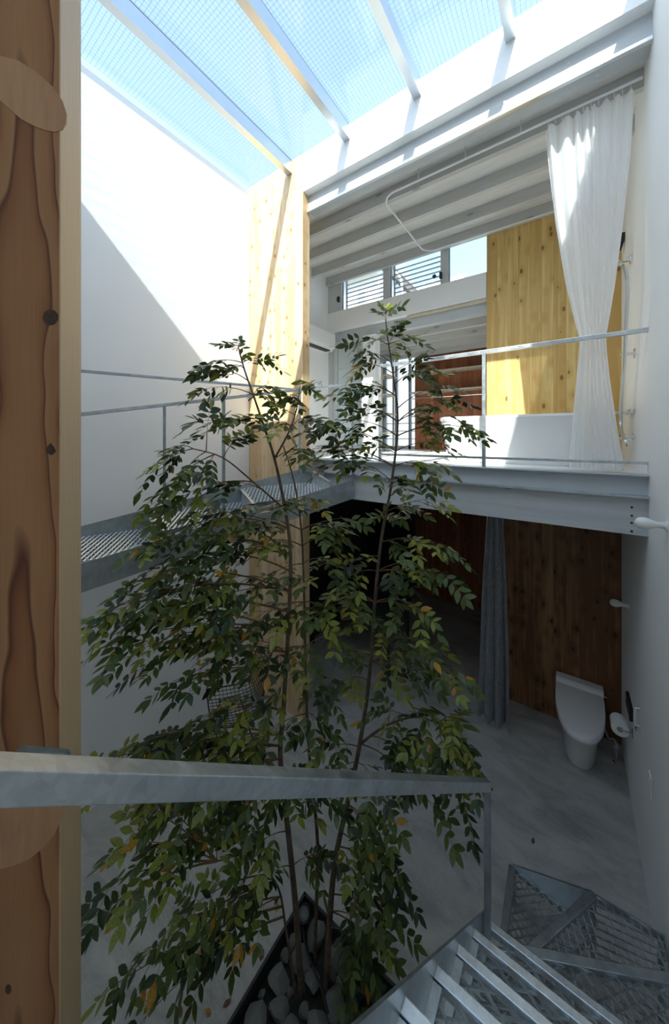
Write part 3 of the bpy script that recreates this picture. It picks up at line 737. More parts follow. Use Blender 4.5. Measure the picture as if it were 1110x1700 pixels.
# ================================================================== EXPANDED METAL
def expanded(poly, z_of, lx, ly, wd, th, ang=0.0, tilt=0.5):
    """strands of a diamond mesh clipped to a convex plan polygon; z_of(x, y) gives the height"""
    ca, sa = math.cos(ang), math.sin(ang)
    P = [Vector((p[0] * ca + p[1] * sa, -p[0] * sa + p[1] * ca)) for p in poly]
    area = sum(P[i].x * P[(i + 1) % len(P)].y - P[(i + 1) % len(P)].x * P[i].y for i in range(len(P)))
    if area < 0: P = P[::-1]
    def clip(a, b_):
        t0, t1 = 0.0, 1.0; d = b_ - a
        for i in range(len(P)):
            e = P[(i + 1) % len(P)] - P[i]; nrm = Vector((-e.y, e.x))
            na = nrm.dot(a - P[i]); nd = nrm.dot(d)
            if abs(nd) < 1e-12:
                if na < 0: return None
            else:
                t = -na / nd
                if nd > 0: t0 = max(t0, t)
                else: t1 = min(t1, t)
        return (a + d * t0, a + d * t1) if t1 - t0 > 0.05 else None
    x0 = min(p.x for p in P); x1 = max(p.x for p in P); y0 = min(p.y for p in P); y1 = max(p.y for p in P)
    b = MB(); ny = int((y1 - y0) / ly) + 2; nx = int((x1 - x0) / lx) + 3
    for j in range(-1, ny):
        for i in range(-1, nx):
            off = (j % 2) * lx / 2
            a = Vector((x0 + i * lx + off, y0 + j * ly))
            for s_ in (-1, 1):
                e = Vector((a.x + s_ * lx / 2, a.y + ly))
                c = clip(a, e)
                if not c: continue
                q = []
                for v in c:
                    wx, wy = v.x * ca - v.y * sa, v.x * sa + v.y * ca
                    q.append(Vector((wx, wy, z_of(wx, wy))))
                b.bar(q[0], q[1], wd, th, up=(tilt * -sa, tilt * ca, 1))
    return b
def plane_z(A, B, C):
    n_ = (B - A).cross(C - A)
    return lambda x, y: A.z - (n_.x * (x - A.x) + n_.y * (y - A.y)) / n_.z

# ================================================================== WALKWAY (stepped grating ramp along the left wall)
U = Vector((0.36818, 0.92975, 0.17821)); UP = Vector((0.36818, 0.92975, 0))
E0 = Vector((-1.717, 2.75, 2.479)); E1 = Vector((-2.129, 2.60, 2.597))
NS = lambda s: E0 - U * s
FS = lambda s: E1 - U * s
wk = thing('walkway', 'stepped galvanised grating walkway with rails crossing beside the white wall', 'walkway', (-2.3, 1.6, 2.0))
def plate(a, b_, dz0, dz1, th=.008):
    a = Vector(a); b_ = Vector(b_); n_ = (b_ - a).cross(Vector((0, 0, 1))).normalized() * th
    z0 = Vector((0, 0, dz0)); z1 = Vector((0, 0, dz1))
    return MB().prism([a + z0, b_ + z0, b_ + z1, a + z1], n_)
plate(NS(-.02), NS(3.5), 0, -.18).build('stringer', M['steel'], wk)
plate(FS(-.16), FS(2.42), 0, -.25).build('stringer', M['steel'], wk)
STN = [-.02, .70, 1.41, 2.11, 2.42]
for k in range(4):
    s0, s1 = STN[k], STN[k + 1]
    zf = 2.462 - .1235 * k - .02; zn = zf - .075
    fa, fbn = FS(s0), FS(s1); na, nb = NS(s0 + .291), NS(s1 + .291)
    A = Vector((fa.x, fa.y, zf)); B = Vector((fbn.x, fbn.y, zf)); C = Vector((nb.x, nb.y, zn)); D = Vector((na.x, na.y, zn))
    ex = expanded([A, B, C, D], plane_z(A, B, C), .06, .016, .0085, .003, ang=math.atan2(U.x, U.y) * -1, tilt=.8)
    ex.build('grating', M['grating'], wk, kind='stuff')
    if k >= 0:   # riser at the high end and its top bar
        zt_ = zf + .1235
        MB().bar((A.x, A.y, zt_ - .012), (D.x, D.y, zn + .1235 - .012), .03, .014).build('nosing', M['bright'], wk, bevel=.002)
        rb_ = MB(); n_ = 26
        dv = D - A
        for i in range(n_ + 1):
            for sg in (-1, 1):
                t0 = i / n_; t1 = min(1, max(0, t0 + sg * .13))
                p0 = A.lerp(D, t0); p1_ = A.lerp(D, t1); p1_.z += .12 * abs(t1 - t0) / .13
                if (p1_ - p0).length > .02: rb_.bar(p0, p1_, .003, .006)
        rb_.build('riser_grating', M['grating'], wk, kind='stuff')
RH = Vector((0, 0, .937)); RF = Vector((0, 0, .785))
MB().bar(NS(-.1) + RH, NS(2.6) + RH, .022, .022).build('handrail', M['bright'], wk, bevel=.002)
MB().bar(FS(.02) + RF, FS(2.40) + RF, .022, .022).build('handrail', M['steel'], wk, bevel=.002)
zt_ = 3.362
MB().bar(Vector((FS(.12).x, FS(.12).y, zt_)), Vector((FS(2.42).x, FS(2.42).y, zt_)), .02, .02).build('upper_rail', M['steel'], wk, bevel=.002)
for s in (0.0, 1.235, 2.45): MB().bar(NS(s) - Vector((0, 0, .05)), NS(s) + RH, .022, .022, up=(UP.x, UP.y, 0)).build('post', M['steel'], wk)
for s in (.12, 1.315, 2.35): MB().bar(FS(s) - Vector((0, 0, .05)), FS(s) + (RF if s > .2 else Vector((0, 0, .785))), .02, .02, up=(UP.x, UP.y, 0)).build('post', M['steel'], wk)

# ================================================================== WINDER STAIR
st = thing('winder_stair', 'galvanised expanded-metal stair with winder treads and a steel handrail', 'stair', (0, 1.6, 0))
SX0, SX1 = -.295, .392
for k in range(7):
    z = .84 + .21 * k; yf = 1.545 - .215 * k; yb = yf - .235
    tr = MB().bar((SX0, yf - .014, z - .015), (SX1, yf - .014, z - .015), .028, .030).build('tread_nosing', M['bright'], st, bevel=.003)
    if k < 6:
        MB().bar((SX0, yb, z - .02), (SX1, yb, z - .02), .006, .04).build('tread_back', M['steel'], st)
        for x in (SX0 + .012, SX1 - .012): MB().bar((x, yb, z - .02), (x, yf - .03, z - .02), .024, .03).build('tread_side', M['steel'], st)
        expanded([(SX0, yb), (SX1, yb), (SX1, yf - .03), (SX0, yf - .03)], lambda x, y: z - .012, .090, .024, .011, .0035, tilt=.6).build('tread_grating', M['bright'], st, kind='stuff')
ya, za, yb_, zb_ = 1.56, .82, .22, 2.13
MB().prism([(SX0 - .006, ya, za + .03), (SX0 - .006, ya, za - .16), (SX0 - .006, yb_, zb_ - .16), (SX0 - .006, yb_, zb_ + .03)], (.007, 0, 0)).build('stringer', M['bright'], st)
PV = Vector((-.29, 1.63))
def wtread(poly, z, front, lx, ly, angm):
    n_ = len(poly)
    expanded(poly, lambda x, y: z - .012, lx, ly, .009, .003, ang=angm, tilt=.35).build('tread_grating', M['bright'], st, kind='stuff')
    for i in range(n_):
        a, b_ = Vector((*poly[i], z - .02)), Vector((*poly[(i + 1) % n_], z - .02))
        if i == front: MB().bar(a + Vector((0, 0, .008)), b_ + Vector((0, 0, .008)), .036, .030).build('tread_nosing', M['steel'], st, bevel=.003)
        else: MB().bar(a, b_, .006, .04).build('tread_edge', M['steel'], st)
wtread([(SX0, 1.50), (SX1, 1.50), (SX1, 1.975), (-.29, 1.62)], .63, 2, .06, .022, 0.2)
wtread([(-.285, 1.60), (SX1, 1.93), (.385, 2.30), (.107, 2.29), (-.29, 1.64)], .42, 3, .05, .022, -0.5)
wtread([(-.29, 1.66), (.107, 2.29), (-.293, 2.35)], .21, 2, .045, .020, 0.0)
MB().prism([(-.293, 2.352, .165), (.107, 2.292, .165), (.107, 2.292, .42), (-.293, 2.352, .215)], (.001, .007, 0)).build('back_plate', M['steel'], st)
for x, y, z in ((-.285, 2.33, .19), (.105, 2.28, .40), (.37, 2.28, .40), (-.27, 1.64, .62), (.37, 1.60, .62), (-.285, 1.50, .82)):
    MB().box(x - .012, x + .012, y - .012, y + .012, 0, z).build('support_leg', M['steel'], st)
def rpt(x): return pxD(x, 1293 + 10 * x / 807, 1 / (2.778 + (0.7283 - 2.778) * x / 807))
RL, RR = rpt(-45), rpt(809)
MB().bar(RL, RR, .032, .032).build('handrail', M['bright'], st, bevel=.0015)
MB().bar((RR.x, RR.y, .83), (RR.x, RR.y, RR.z + .012), .026, .020, up=(0, 1, 0)).build('newel_post', M['steel'], st, bevel=.0015)
ba, bb_ = pxD(24, 1256, .60), pxD(114, 1256, .735)
MB().prism([pxD(40, 1244, .665), pxD(117, 1250, .745), pxD(117, 1268, .745), pxD(14, 1268, .62)], Vector((.002, -.003, .012))).build('wall_bracket', M['steel'], st)
MB().bar(pxD(60, 1262, .69), pxD(62, 1290, .40), .012, .012).build('bracket_arm', M['steel'], st)

# ================================================================== FOREGROUND TIMBER POST
def postwood():
    m, n, l, p = new_mat('cedar post')
    tc = n.new('ShaderNodeTexCoord'); sp = n.new('ShaderNodeSeparateXYZ'); l.new(tc.outputs['Object'], sp.inputs[0])
    # growth rings: distance from a drifting pith line, so faces show cathedral grain or straight lines
    def math_(op, a, b_=None, c=None):
        q = n.new('ShaderNodeMath'); q.operation = op
        for i, v in enumerate((a, b_, c)):
            if v is None: continue
            if isinstance(v, (int, float)): q.inputs[i].default_value = v
            else: l.new(v, q.inputs[i])
        return q.outputs[0]
    nz = n.new('ShaderNodeTexNoise'); nz.inputs['Scale'].default_value = 1.0; nz.inputs['Detail'].default_value = 2
    mp = n.new('ShaderNodeMapping'); mp.inputs['Scale'].default_value = (3, 8, 2.6); l.new(tc.outputs['Object'], mp.inputs[0]); l.new(mp.outputs[0], nz.inputs['Vector'])
    dx = math_('MULTIPLY_ADD', nz.outputs['Fac'], 0.085, -0.0425)
    x = math_('ADD', math_('SUBTRACT', sp.outputs[1], 0.070), dx)
    y = math_('SUBTRACT', sp.outputs[0], 0.150)
    r_ = math_('SQRT', math_('ADD', math_('MULTIPLY', x, x), math_('MULTIPLY', math_('MULTIPLY', y, y), 1.0)))
    zz = math_('MULTIPLY_ADD', sp.outputs[2], 0.010, r_)
    ringf = math_('FRACT', math_('MULTIPLY', zz, 96.0))
    rr = ramp(n, [(0.0, (0.47, 0.235, 0.10)), (0.55, (0.42, 0.195, 0.075)), (0.84, (0.32, 0.12, 0.04)), (0.93, (0.13, 0.036, 0.013)), (1.0, (0.43, 0.21, 0.09))])
    l.new(ringf, rr.inputs[0])
    n3 = n.new('ShaderNodeTexNoise'); n3.inputs['Scale'].default_value = 1.0
    m3 = n.new('ShaderNodeMapping'); m3.inputs['Scale'].default_value = (240, 240, 5); l.new(tc.outputs['Object'], m3.inputs[0]); l.new(m3.outputs[0], n3.inputs['Vector'])
    sapf = math_('LESS_THAN', sp.outputs[1], 0.0025)
    sap = n.new('ShaderNodeMix'); sap.data_type = 'RGBA'; l.new(math_('MULTIPLY', sapf, 0.48), sap.inputs['Factor'])
    l.new(rr.outputs[0], sap.inputs[6]); sap.inputs[7].default_value = (0.95, 0.78, 0.50, 1)
    mx = n.new('ShaderNodeMix'); mx.data_type = 'RGBA'; mx.blend_type = 'MULTIPLY'; mx.inputs['Factor'].default_value = 0.25
    l.new(sap.outputs[2], mx.inputs[6]); l.new(n3.outputs['Fac'], mx.inputs[7]); l.new(mx.outputs[2], p.inputs['Base Color'])
    p.inputs['Roughness'].default_value = 0.5
    return m
M['postwood'] = postwood()
M['patchwood'] = wood('smooth cedar end piece', (0.56, 0.32, 0.17), (0.42, 0.21, 0.10), (0.3, 0.1, 0.05), gscale=(30, 30, 6), kth=0.01, tone=0.05)
M['knotwood'] = plain('dark knot', (0.07, 0.03, 0.018), 0.5, var=0.4, scale=60)
c1 = Vector((-.936, .258, 0)); fdir = Vector((-.58, -.815, 0)).normalized(); sdir = Vector((-fdir.y * -1, 0, 0))
sdir = Vector((-.815, .58, 0)).normalized()
tp_ = thing('timber_post', 'large cedar timber post with dark knots beside the steel handrail', 'post', (0, 0, 0))
tp_.location = c1
o = MB().box(0, .122, 0, .165, 0, 5.68).build('shaft', M['postwood'], None, bevel=.002)
o.parent = tp_; o.rotation_euler = (0, 0, math.atan2(sdir.y, sdir.x))
def onface(px_, py_):    # pixel on the wide front face of the post -> world
    d = ray(px_, py_); nrm = sdir
    t = nrm.dot(c1 + Vector((0, 0, 0)) - Vector((0, 0, 0))) / nrm.dot(Vector((d.x, d.y, 0)))
    return O + d * t
def facepoly(pxs, name, mat, lift):
    pts_ = [onface(*q) + sdir * .002 for q in pxs]
    return MB().prism(pts_, -sdir * (lift + .002)).build(name, mat, tp_)
# rounded brace ends let into the face
facepoly([(-40, 80), (2, 94), (30, 101), (60, 120), (88, 145), (104, 168), (111, 190), (110, 205), (104, 215), (92, 220), (75, 217), (57, 210), (35, 198), (10, 176), (-40, 130)], 'brace_end', M['patchwood'], .0015)
facepoly([(106, 1330), (102, 1358), (92, 1382), (74, 1405), (48, 1426), (20, 1437), (-5, 1443), (-40, 1446), (-40, 1330)], 'brace_end', M['patchwood'], .0015)
def ell(cx, cy, rx, ry, n=16, wob=0.0):
    return [(cx + rx * math.cos(2 * math.pi * k / n) * (1 + wob * math.sin(3 * k)), cy + ry * math.sin(2 * math.pi * k / n)) for k in range(n)]
facepoly(ell(84, 527, 13, 13, 18, .05), 'knot', M['knotwood'], .0008)
facepoly([(76, 745), (84, 735), (90, 742), (93, 750), (86, 756), (78, 752)], 'knot', M['knotwood'], .0008)
facepoly(ell(14, 1642, 5, 8, 10), 'knot', M['knotwood'], .0008)

# ================================================================== PLANTER, ROCKS, SPOTLIGHT
pf = thing('planter_frame', 'black steel edging set in the concrete around the tree', 'planter', (-1.0, 1.1, 0))
t_ = .012
for x0, x1, y0, y1 in ((PLX0 - .002, PLX0 + t_, PLY0, PLY1), (PLX1 - t_, PLX1 + .002, PLY0, PLY1), (PLX0, PLX1, PLY1 - t_, PLY1 + .002), (PLX0, PLX1, PLY0 - .002, PLY0 + t_)):
    MB().box(x0, x1, y0, y1, -.12, .012).build('edging', M['char'], pf)
rock_meshes = []
for k in range(7):
    bm = bmesh.new(); bmesh.ops.create_icosphere(bm, subdivisions=2, radius=1)
    sx, sy, sz = random.uniform(.85, 1.15), random.uniform(.75, 1.1), random.uniform(.55, .8)
    cuts = [(Vector((random.gauss(0, 1), random.gauss(0, 1), random.gauss(0, 1))).normalized(), random.uniform(.48, .80)) for _ in range(14)]
    for v in bm.verts:
        for nn, dd in cuts:
            e = v.co.dot(nn) - dd
            if e > 0: v.co -= nn * e
        v.co *= 1 + .06 * noise.noise(v.co * 2.3 + Vector((k * 5, 0, 0)))
        v.co = Vector((v.co.x * sx, v.co.y * sy, v.co.z * sz))
    me = bpy.data.meshes.new('rock'); bm.to_mesh(me); bm.free(); me.materials.append(M['rock']); rock_meshes.append(me)
stems_xy = []
rocks = []
for me in rock_meshes:      # unit footprint, so a rock's radius is its real radius
    k_ = max(math.hypot(v.co.x, v.co.y) for v in me.vertices)
    for v in me.vertices: v.co /= k_
TRK = ((-1.163, 1.345), (-1.071, 1.447), (-1.152, 1.468))
FIX = [(x, y, .034) for x, y in TRK] + [(-1.178, 1.303, .010), (-1.305, 1.535, .048)]
X0_, X1_, Y0_, Y1_ = PLX0 + .013, PLX1 - .013, .72, PLY1 - .013
def free(x, y, r, k=1.0): return all((x - a_) ** 2 + (y - c_) ** 2 > ((r + q) * k) ** 2 for a_, c_, q in FIX + rocks)
for r0, n_, k_ in ((.076, 80000, .74), (.062, 80000, .74), (.048, 80000, .76), (.034, 80000, .78), (.023, 60000, .82)):
    for _ in range(n_ // 10):
        r = r0 * random.uniform(.92, 1.08)
        x = random.uniform(X0_ + r, X1_ - r); y = random.uniform(Y0_ + r, Y1_ - r)
        if free(x, y, r, k_): rocks.append((x, y, r))
for i, (x, y, r) in enumerate(rocks):
    o = bpy.data.objects.new('rock', rock_meshes[i % 7]); COL.objects.link(o)
    o.location = (x, y, -.065 + r * .45); o.scale = (r, r, r); o.rotation_euler = (0, 0, random.uniform(0, 6.28))
    if any((x - a_) ** 2 + (y - c_) ** 2 < .115 ** 2 for a_, c_ in TRK): lab = 'grey broken rock packed against the foot of the tree trunks'
    elif (x + 1.305) ** 2 + (y - 1.535) ** 2 < .17 ** 2: lab = 'grey broken rock lying beside the small black spotlight'
    elif x < PLX0 + .10: lab = 'grey broken rock along the planter edging towards the white wall'
    elif y > PLY1 - .10: lab = 'grey broken rock along the planter edging towards the toilet'
    elif x > PLX1 - .12: lab = 'grey broken rock along the planter edging beside the stair'
    else: lab = 'grey broken rock lying in the middle of the planter'
    tag(o, lab, 'rock', 'rocks in the planter')
sp_ = pxZ(505, 1545, 0.0)
sl = thing('garden_spotlight', 'small black round spotlight at the corner of the rock planter', 'spotlight', (-1.31, 1.53, 0))
ax = Vector((.35, -.55, .75)).normalized(); c0 = Vector((-1.305, 1.535, .035))
MB().lathe([(.028, -.05), (.034, -.02), (.036, .03), (.036, .045), (.031, .045), (.029, .02)], c0, ax, 22).build('housing', M['black'], sl, smooth=True)
MB().lathe([(.0295, .022), (.012, .026), (0, .028)], c0, ax, 20).build('lens', M['slat'], sl, smooth=True)
MB().box(-1.313, -1.297, 1.53, 1.545, -.12, .03).build('spike', M['black'], sl)
MB().tube(smoothpts([(-1.30, 1.52, 0), (-1.27, 1.49, .02), (-1.21, 1.44, .022), (-1.12, 1.405, .022), (-1.05, 1.38, .022), (-.99, 1.35, .0)]), .006, 6).build('cable', M['black'], sl, smooth=True)

# ================================================================== TREE
tree = thing('evergreen_tree', 'slender multi-stemmed evergreen tree with small pinnate leaves growing from the rock planter', 'tree', (-1.1, 1.38, -.1))
def stem(pts_, r0, r1, name='trunk'):
    P = [pxD(*q) for q in pts_]
    P = smoothpts(P, 4); n_ = len(P)
    MB().tube(P, [r0 + (r1 - r0) * (i / (n_ - 1)) ** .8 for i in range(n_)], 8).build(name, M['bark'], tree, smooth=True)
    return P
SA_ = stem([(503, 1672, 1.77), (500, 1640, 1.77), (490, 1500, 1.76), (478, 1380, 1.74), (465, 1260, 1.74), (470, 1180, 1.75), (478, 1050, 1.77), (482, 920, 1.80), (472, 840, 1.83), (455, 760, 1.86), (437, 705, 1.88), (420, 655, 1.90), (405, 612, 1.92), (396, 578, 1.93)], .019, .0035)
SB_ = stem([(541, 1665, 1.80), (542, 1640, 1.80), (546, 1540, 1.81), (556, 1430, 1.83), (576, 1335, 1.86), (596, 1240, 1.89), (612, 1130, 1.92), (622, 1000, 1.95), (632, 900, 1.98), (650, 800, 2.02), (660, 700, 2.05), (652, 620, 2.07), (643, 560, 2.08), (640, 530, 2.09)], .021, .0035)
SC_ = stem([(524, 1630, 1.875), (523, 1560, 1.88), (527, 1400, 1.90), (515, 1280, 1.92), (508, 1150, 1.94), (505, 1000, 1.96), (500, 880, 1.98), (488, 800, 2.0), (470, 740, 2.02)], .013, .0035)
SD_ = stem([(492, 1678, 1.755), (488, 1630, 1.745), (474, 1540, 1.70), (462, 1475, 1.66), (430, 1435, 1.60), (400, 1420, 1.56), (360, 1430, 1.50)], .008, .003, 'branch')
SE_ = stem([(598, 1235, 1.89), (640, 1205, 1.85), (690, 1190, 1.80), (735, 1205, 1.76)], .008, .003, 'branch')
SF_ = stem([(455, 762, 1.86), (478, 720, 1.84), (492, 680, 1.83), (497, 645, 1.82)], .006, .0025, 'branch')
SG_ = stem([(472, 845, 1.83), (420, 800, 1.76), (370, 760, 1.70), (320, 745, 1.66)], .006, .0025, 'branch')
STEMS = {'A': SA_, 'B': SB_, 'C': SC_, 'D': SD_, 'E': SE_, 'F': SF_, 'G': SG_}
# sprays: stem, tip pixel, tip depth
SPR = []
def S(k, *tips):
    for t in tips: SPR.append((k, *t))
S('A', (396, 572, 1.95), (362, 612, 1.86), (344, 645, 1.82), (436, 595, 2.0), (438, 640, 1.98), (352, 600, 1.9), (330, 700, 1.74), (415, 690, 1.80), (392, 605, 1.9))
S('F', (500, 640, 1.8), (482, 655, 1.86), (520, 690, 1.78), (462, 680, 1.84), (470, 700, 1.75), (505, 745, 1.72))
S('G', (268, 770, 1.62), (300, 740, 1.66), (345, 700, 1.70), (262, 815, 1.58), (300, 790, 1.62), (345, 770, 1.66), (285, 835, 1.58), (390, 730, 1.74), (375, 800, 1.7))
S('A', (240, 905, 1.58), (225, 965, 1.56), (285, 880, 1.62), (265, 935, 1.58), (330, 850, 1.66), (310, 930, 1.62), (355, 900, 1.68))
S('A', (152, 1035, 1.48), (180, 1070, 1.46), (205, 1000, 1.52), (225, 1075, 1.50), (215, 1030, 1.5), (262, 1010, 1.56), (250, 1100, 1.52), (300, 1060, 1.58), (290, 1130, 1.55), (340, 1000, 1.62), (330, 1110, 1.58), (380, 960, 1.68), (375, 1060, 1.66), (185, 1010, 1.5))
S('A', (255, 1260, 1.50), (290, 1215, 1.54), (330, 1190, 1.58), (300, 1275, 1.52), (350, 1250, 1.56), (390, 1180, 1.62), (410, 1260, 1.6), (280, 1290, 1.5))
S('C', (430, 870, 1.8), (460, 900, 1.78), (520, 830, 1.86), (545, 870, 1.84), (400, 840, 1.78), (440, 960, 1.74), (540, 930, 1.82), (470, 1020, 1.72), (530, 1010, 1.8), (440, 1090, 1.70), (500, 1080, 1.74), (560, 1060, 1.82), (460, 1150, 1.7), (540, 1140, 1.8), (420, 1030, 1.7), (500, 960, 1.76), (480, 830, 1.85), (575, 860, 1.9), (520, 1200, 1.8), (440, 1220, 1.7), (560, 890, 1.88), (410, 910, 1.74), (385, 870, 1.72))
S('B', (640, 522, 2.1), (603, 560, 2.04), (678, 562, 2.06), (612, 585, 2.02), (655, 548, 2.0), (598, 605, 2.0), (700, 612, 2.02), (570, 640, 1.96), (560, 655, 1.94), (690, 600, 2.08), (735, 640, 2.02), (742, 660, 2.0), (720, 680, 1.98), (786, 712, 1.92), (760, 700, 1.94), (730, 735, 1.92), (700, 690, 2.0), (620, 640, 1.96), (610, 680, 1.95))
S('B', (535, 705, 1.88), (520, 745, 1.84), (560, 700, 1.9), (575, 730, 1.9), (545, 770, 1.86), (600, 770, 1.92), (625, 735, 1.94), (690, 770, 1.92), (730, 770, 1.88), (720, 830, 1.88), (700, 800, 1.9), (660, 790, 1.94), (675, 840, 1.94), (640, 850, 1.92))
S('B', (743, 955, 1.80), (735, 905, 1.84), (705, 940, 1.84), (715, 900, 1.86), (590, 930, 1.86), (575, 960, 1.82), (650, 900, 1.9), (680, 1000, 1.82), (700, 1020, 1.8), (560, 1000, 1.8), (610, 1020, 1.84), (660, 950, 1.86), (640, 1050, 1.82), (600, 1080, 1.8), (740, 1100, 1.74), (765, 1125, 1.72), (720, 1070, 1.78), (690, 1090, 1.78), (650, 1120, 1.8), (570, 1130, 1.78), (560, 990, 1.84))
S('E', (782, 1285, 1.62), (770, 1240, 1.66), (750, 1190, 1.70), (735, 1250, 1.66), (700, 1230, 1.70), (720, 1180, 1.72), (690, 1270, 1.68), (660, 1230, 1.74), (775, 1345, 1.56), (715, 1335, 1.58), (640, 1180, 1.78))
S('B', (640, 1400, 1.66), (660, 1465, 1.64), (630, 1440, 1.68), (645, 1520, 1.66), (610, 1480, 1.70), (625, 1560, 1.68), (600, 1600, 1.7), (590, 1420, 1.72), (610, 1380, 1.7), (600, 1530, 1.72), (580, 1640, 1.7), (560, 1280, 1.78), (620, 1290, 1.74), (545, 1240, 1.76), (640, 1340, 1.68), (585, 1560, 1.7))
S('D', (145, 1530, 1.36), (180, 1470, 1.40), (215, 1400, 1.44), (240, 1345, 1.48), (330, 1400, 1.50), (270, 1340, 1.5), (385, 1495, 1.52), (335, 1565, 1.48), (400, 1530, 1.54), (360, 1380, 1.54), (190, 1635, 1.38), (240, 1690, 1.36), (225, 1600, 1.4), (300, 1520, 1.46), (395, 1400, 1.56))
S('A', (205, 1245, 1.44), (150, 1265, 1.42), (420, 1340, 1.62), (440, 1300, 1.64), (385, 1330, 1.6), (430, 1400, 1.62), (340, 1320, 1.54), (480, 1320, 1.66), (450, 1450, 1.66), (310, 1310, 1.5), (540, 1330, 1.7), (520, 1420, 1.72), (500, 1290, 1.7))
rnd = random.Random(3)
leaflets = []      # (base, direction, normal, length, colour index)
stalks = MB(); branches = []
def bez(a, c, e, n_):
    return [a.lerp(c, i / n_).lerp(c.lerp(e, i / n_), i / n_) for i in range(n_ + 1)]
def rvec(r=1.0): return Vector((rnd.gauss(0, 1), rnd.gauss(0, 1), rnd.gauss(0, 1))) * r
def colour(py_): return rnd.choice((0, 0, 1, 2))
def compound(base, d, size, py_):
    d = (d + Vector((0, 0, -.22))).normalized()
    up = (Vector((0, 0, 1)) + rvec(.35)); side = d.cross(up).normalized(); up = side.cross(d).normalized()
    np_ = rnd.choice((2, 3, 3, 4)); L = size * (.026 * np_ + .03)
    pts_ = [base + d * (L * t) + Vector((0, 0, -.25 * L * t * t)) for t in (0, .5, 1)]
    stalks.tube(pts_, [.0012, .001, .0008], 3, cap=False)
    ci = colour(py_)
    def lf(p, dr, sz):
        dr = (dr + rvec(.12)).normalized(); nn = (up + rvec(.25)); nn = (nn - dr * nn.dot(dr)).normalized()
        c = ci if rnd.random() < .85 else colour(py_)
        if rnd.random() < .018: c = 3
        leaflets.append((p, dr, nn, sz, c))
    for k in range(np_):
        t = (k + .8) / np_; t = min(t, .98)
        p = base + d * (L * t) + Vector((0, 0, -.25 * L * t * t))
        sz = size * rnd.uniform(.052, .072) * (1 - .25 * abs(t - .55))
        for s_ in (-1, 1): lf(p, d * .62 + side * s_ * .85 + Vector((0, 0, -.22)), sz)
    lf(pts_[-1], d + Vector((0, 0, -.3)), size * rnd.uniform(.06, .078))
for k, tx, ty, td in SPR:
    tip = pxD(tx, ty, td)
    P = STEMS[k]
    # branch leaves the stem below the tip's height where it can
    cand = [(((q - tip).length + (0.9 * max(0, q.z - tip.z + .05))) + rnd.uniform(0, .05), i) for i, q in enumerate(P)]
    i0 = min(cand)[1]; a = P[i0]
    L = (tip - a).length
    mid = a.lerp(tip, .5) + Vector((0, 0, .18 * L)) + rvec(.03 * L)
    bz = bez(a, mid, tip, 8)
    b = MB().tube(bz, [max(.0012, .0042 * (1 - i / 9)) * min(1.3, .6 + L) for i in range(9)], 5)
    branches.append(b)
    npts = max(4, int(L / (.078 if ty > 1300 else .062))); 
    for j in range(npts):
        t = .32 + .68 * (j + rnd.random()) / npts
        t = min(t, .99); q = bz[min(7, int(t * 8))].lerp(bz[min(8, int(t * 8) + 1)], t * 8 - int(t * 8))
        d = (bz[min(8, int(t * 8) + 1)] - bz[min(7, int(t * 8))]).normalized()
        lat = d.cross(Vector((0, 0, 1))); lat = lat.normalized() if lat.length > 1e-3 else Vector((1, 0, 0))
        sg = 1 if (j % 2) else -1
        dd = d * .7 + lat * sg * rnd.uniform(.3, 1.0) + rvec(.25)
        compound(q, dd.normalized(), rnd.uniform(.8, 1.08), ty)
    compound(tip, (bz[8] - bz[7]).normalized(), 1.0, ty)
for b in branches: b.build('branch', M['twig'], tree, smooth=True)
LP = [(0, 0, 0), (.20, .16, .012), (.45, .235, .02), (.75, .15, .012), (1, 0, -.03), (.75, -.15, .012), (.45, -.235, .02), (.20, -.16, .012), (.5, 0, -.02)]
LFc = [(0, 1, 8), (1, 2, 8), (2, 3, 8), (3, 4, 8), (4, 5, 8), (5, 6, 8), (6, 7, 8), (7, 0, 8)]
def area(lf):
    p, d, nn, sz, c = lf; x, y, f = proj(p + d * sz * .5)
    if not (0 < x < 1110 and 0 < y < 1700): return 0
    v = (p - O).normalized(); return (sz * F / f) ** 2 * abs(nn.dot(v)) * (1.0 if y < 1700 else 0)
order = sorted(range(len(leaflets)), key=lambda i: -area(leaflets[i]))
big = set(order[:300])
lmesh = []
for c in range(4):
    me = bpy.data.meshes.new('leaf'); me.from_pydata(LP, [], LFc); me.materials.append(M['leaf'][c])
    for p in me.polygons: p.use_smooth = True
    lmesh.append(me)
toff = wloc(tree)
fol = MB()
for i, (p, d, nn, sz, c) in enumerate(leaflets):
    s_ = nn.cross(d)
    if i in big:
        o = bpy.data.objects.new('leaf', lmesh[c]); COL.objects.link(o); o.parent = tree
        Mx = Matrix(((d.x, s_.x, nn.x, 0), (d.y, s_.y, nn.y, 0), (d.z, s_.z, nn.z, 0), (0, 0, 0, 1)))
        o.matrix_local = Matrix.Translation(p - toff) @ Mx @ Matrix.Scale(sz, 4)
    else:
        fol.add([p + d * (q[0] * sz) + s_ * (q[1] * sz) + nn * (q[2] * sz) for q in LP], LFc, c)
me = bpy.data.meshes.new('foliage'); me.from_pydata([tuple(v - toff) for v in fol.v], [], fol.f)
for c in range(4): me.materials.append(M['leaf'][c])
me.polygons.foreach_set('material_index', fol.mi); me.polygons.foreach_set('use_smooth', [True] * len(me.polygons))
o = bpy.data.objects.new('foliage', me); COL.objects.link(o); o.parent = tree; o['kind'] = 'stuff'
stalks.build('leaf_stalks', M['twig'], tree, kind='stuff')
print('leaflets', len(leaflets))

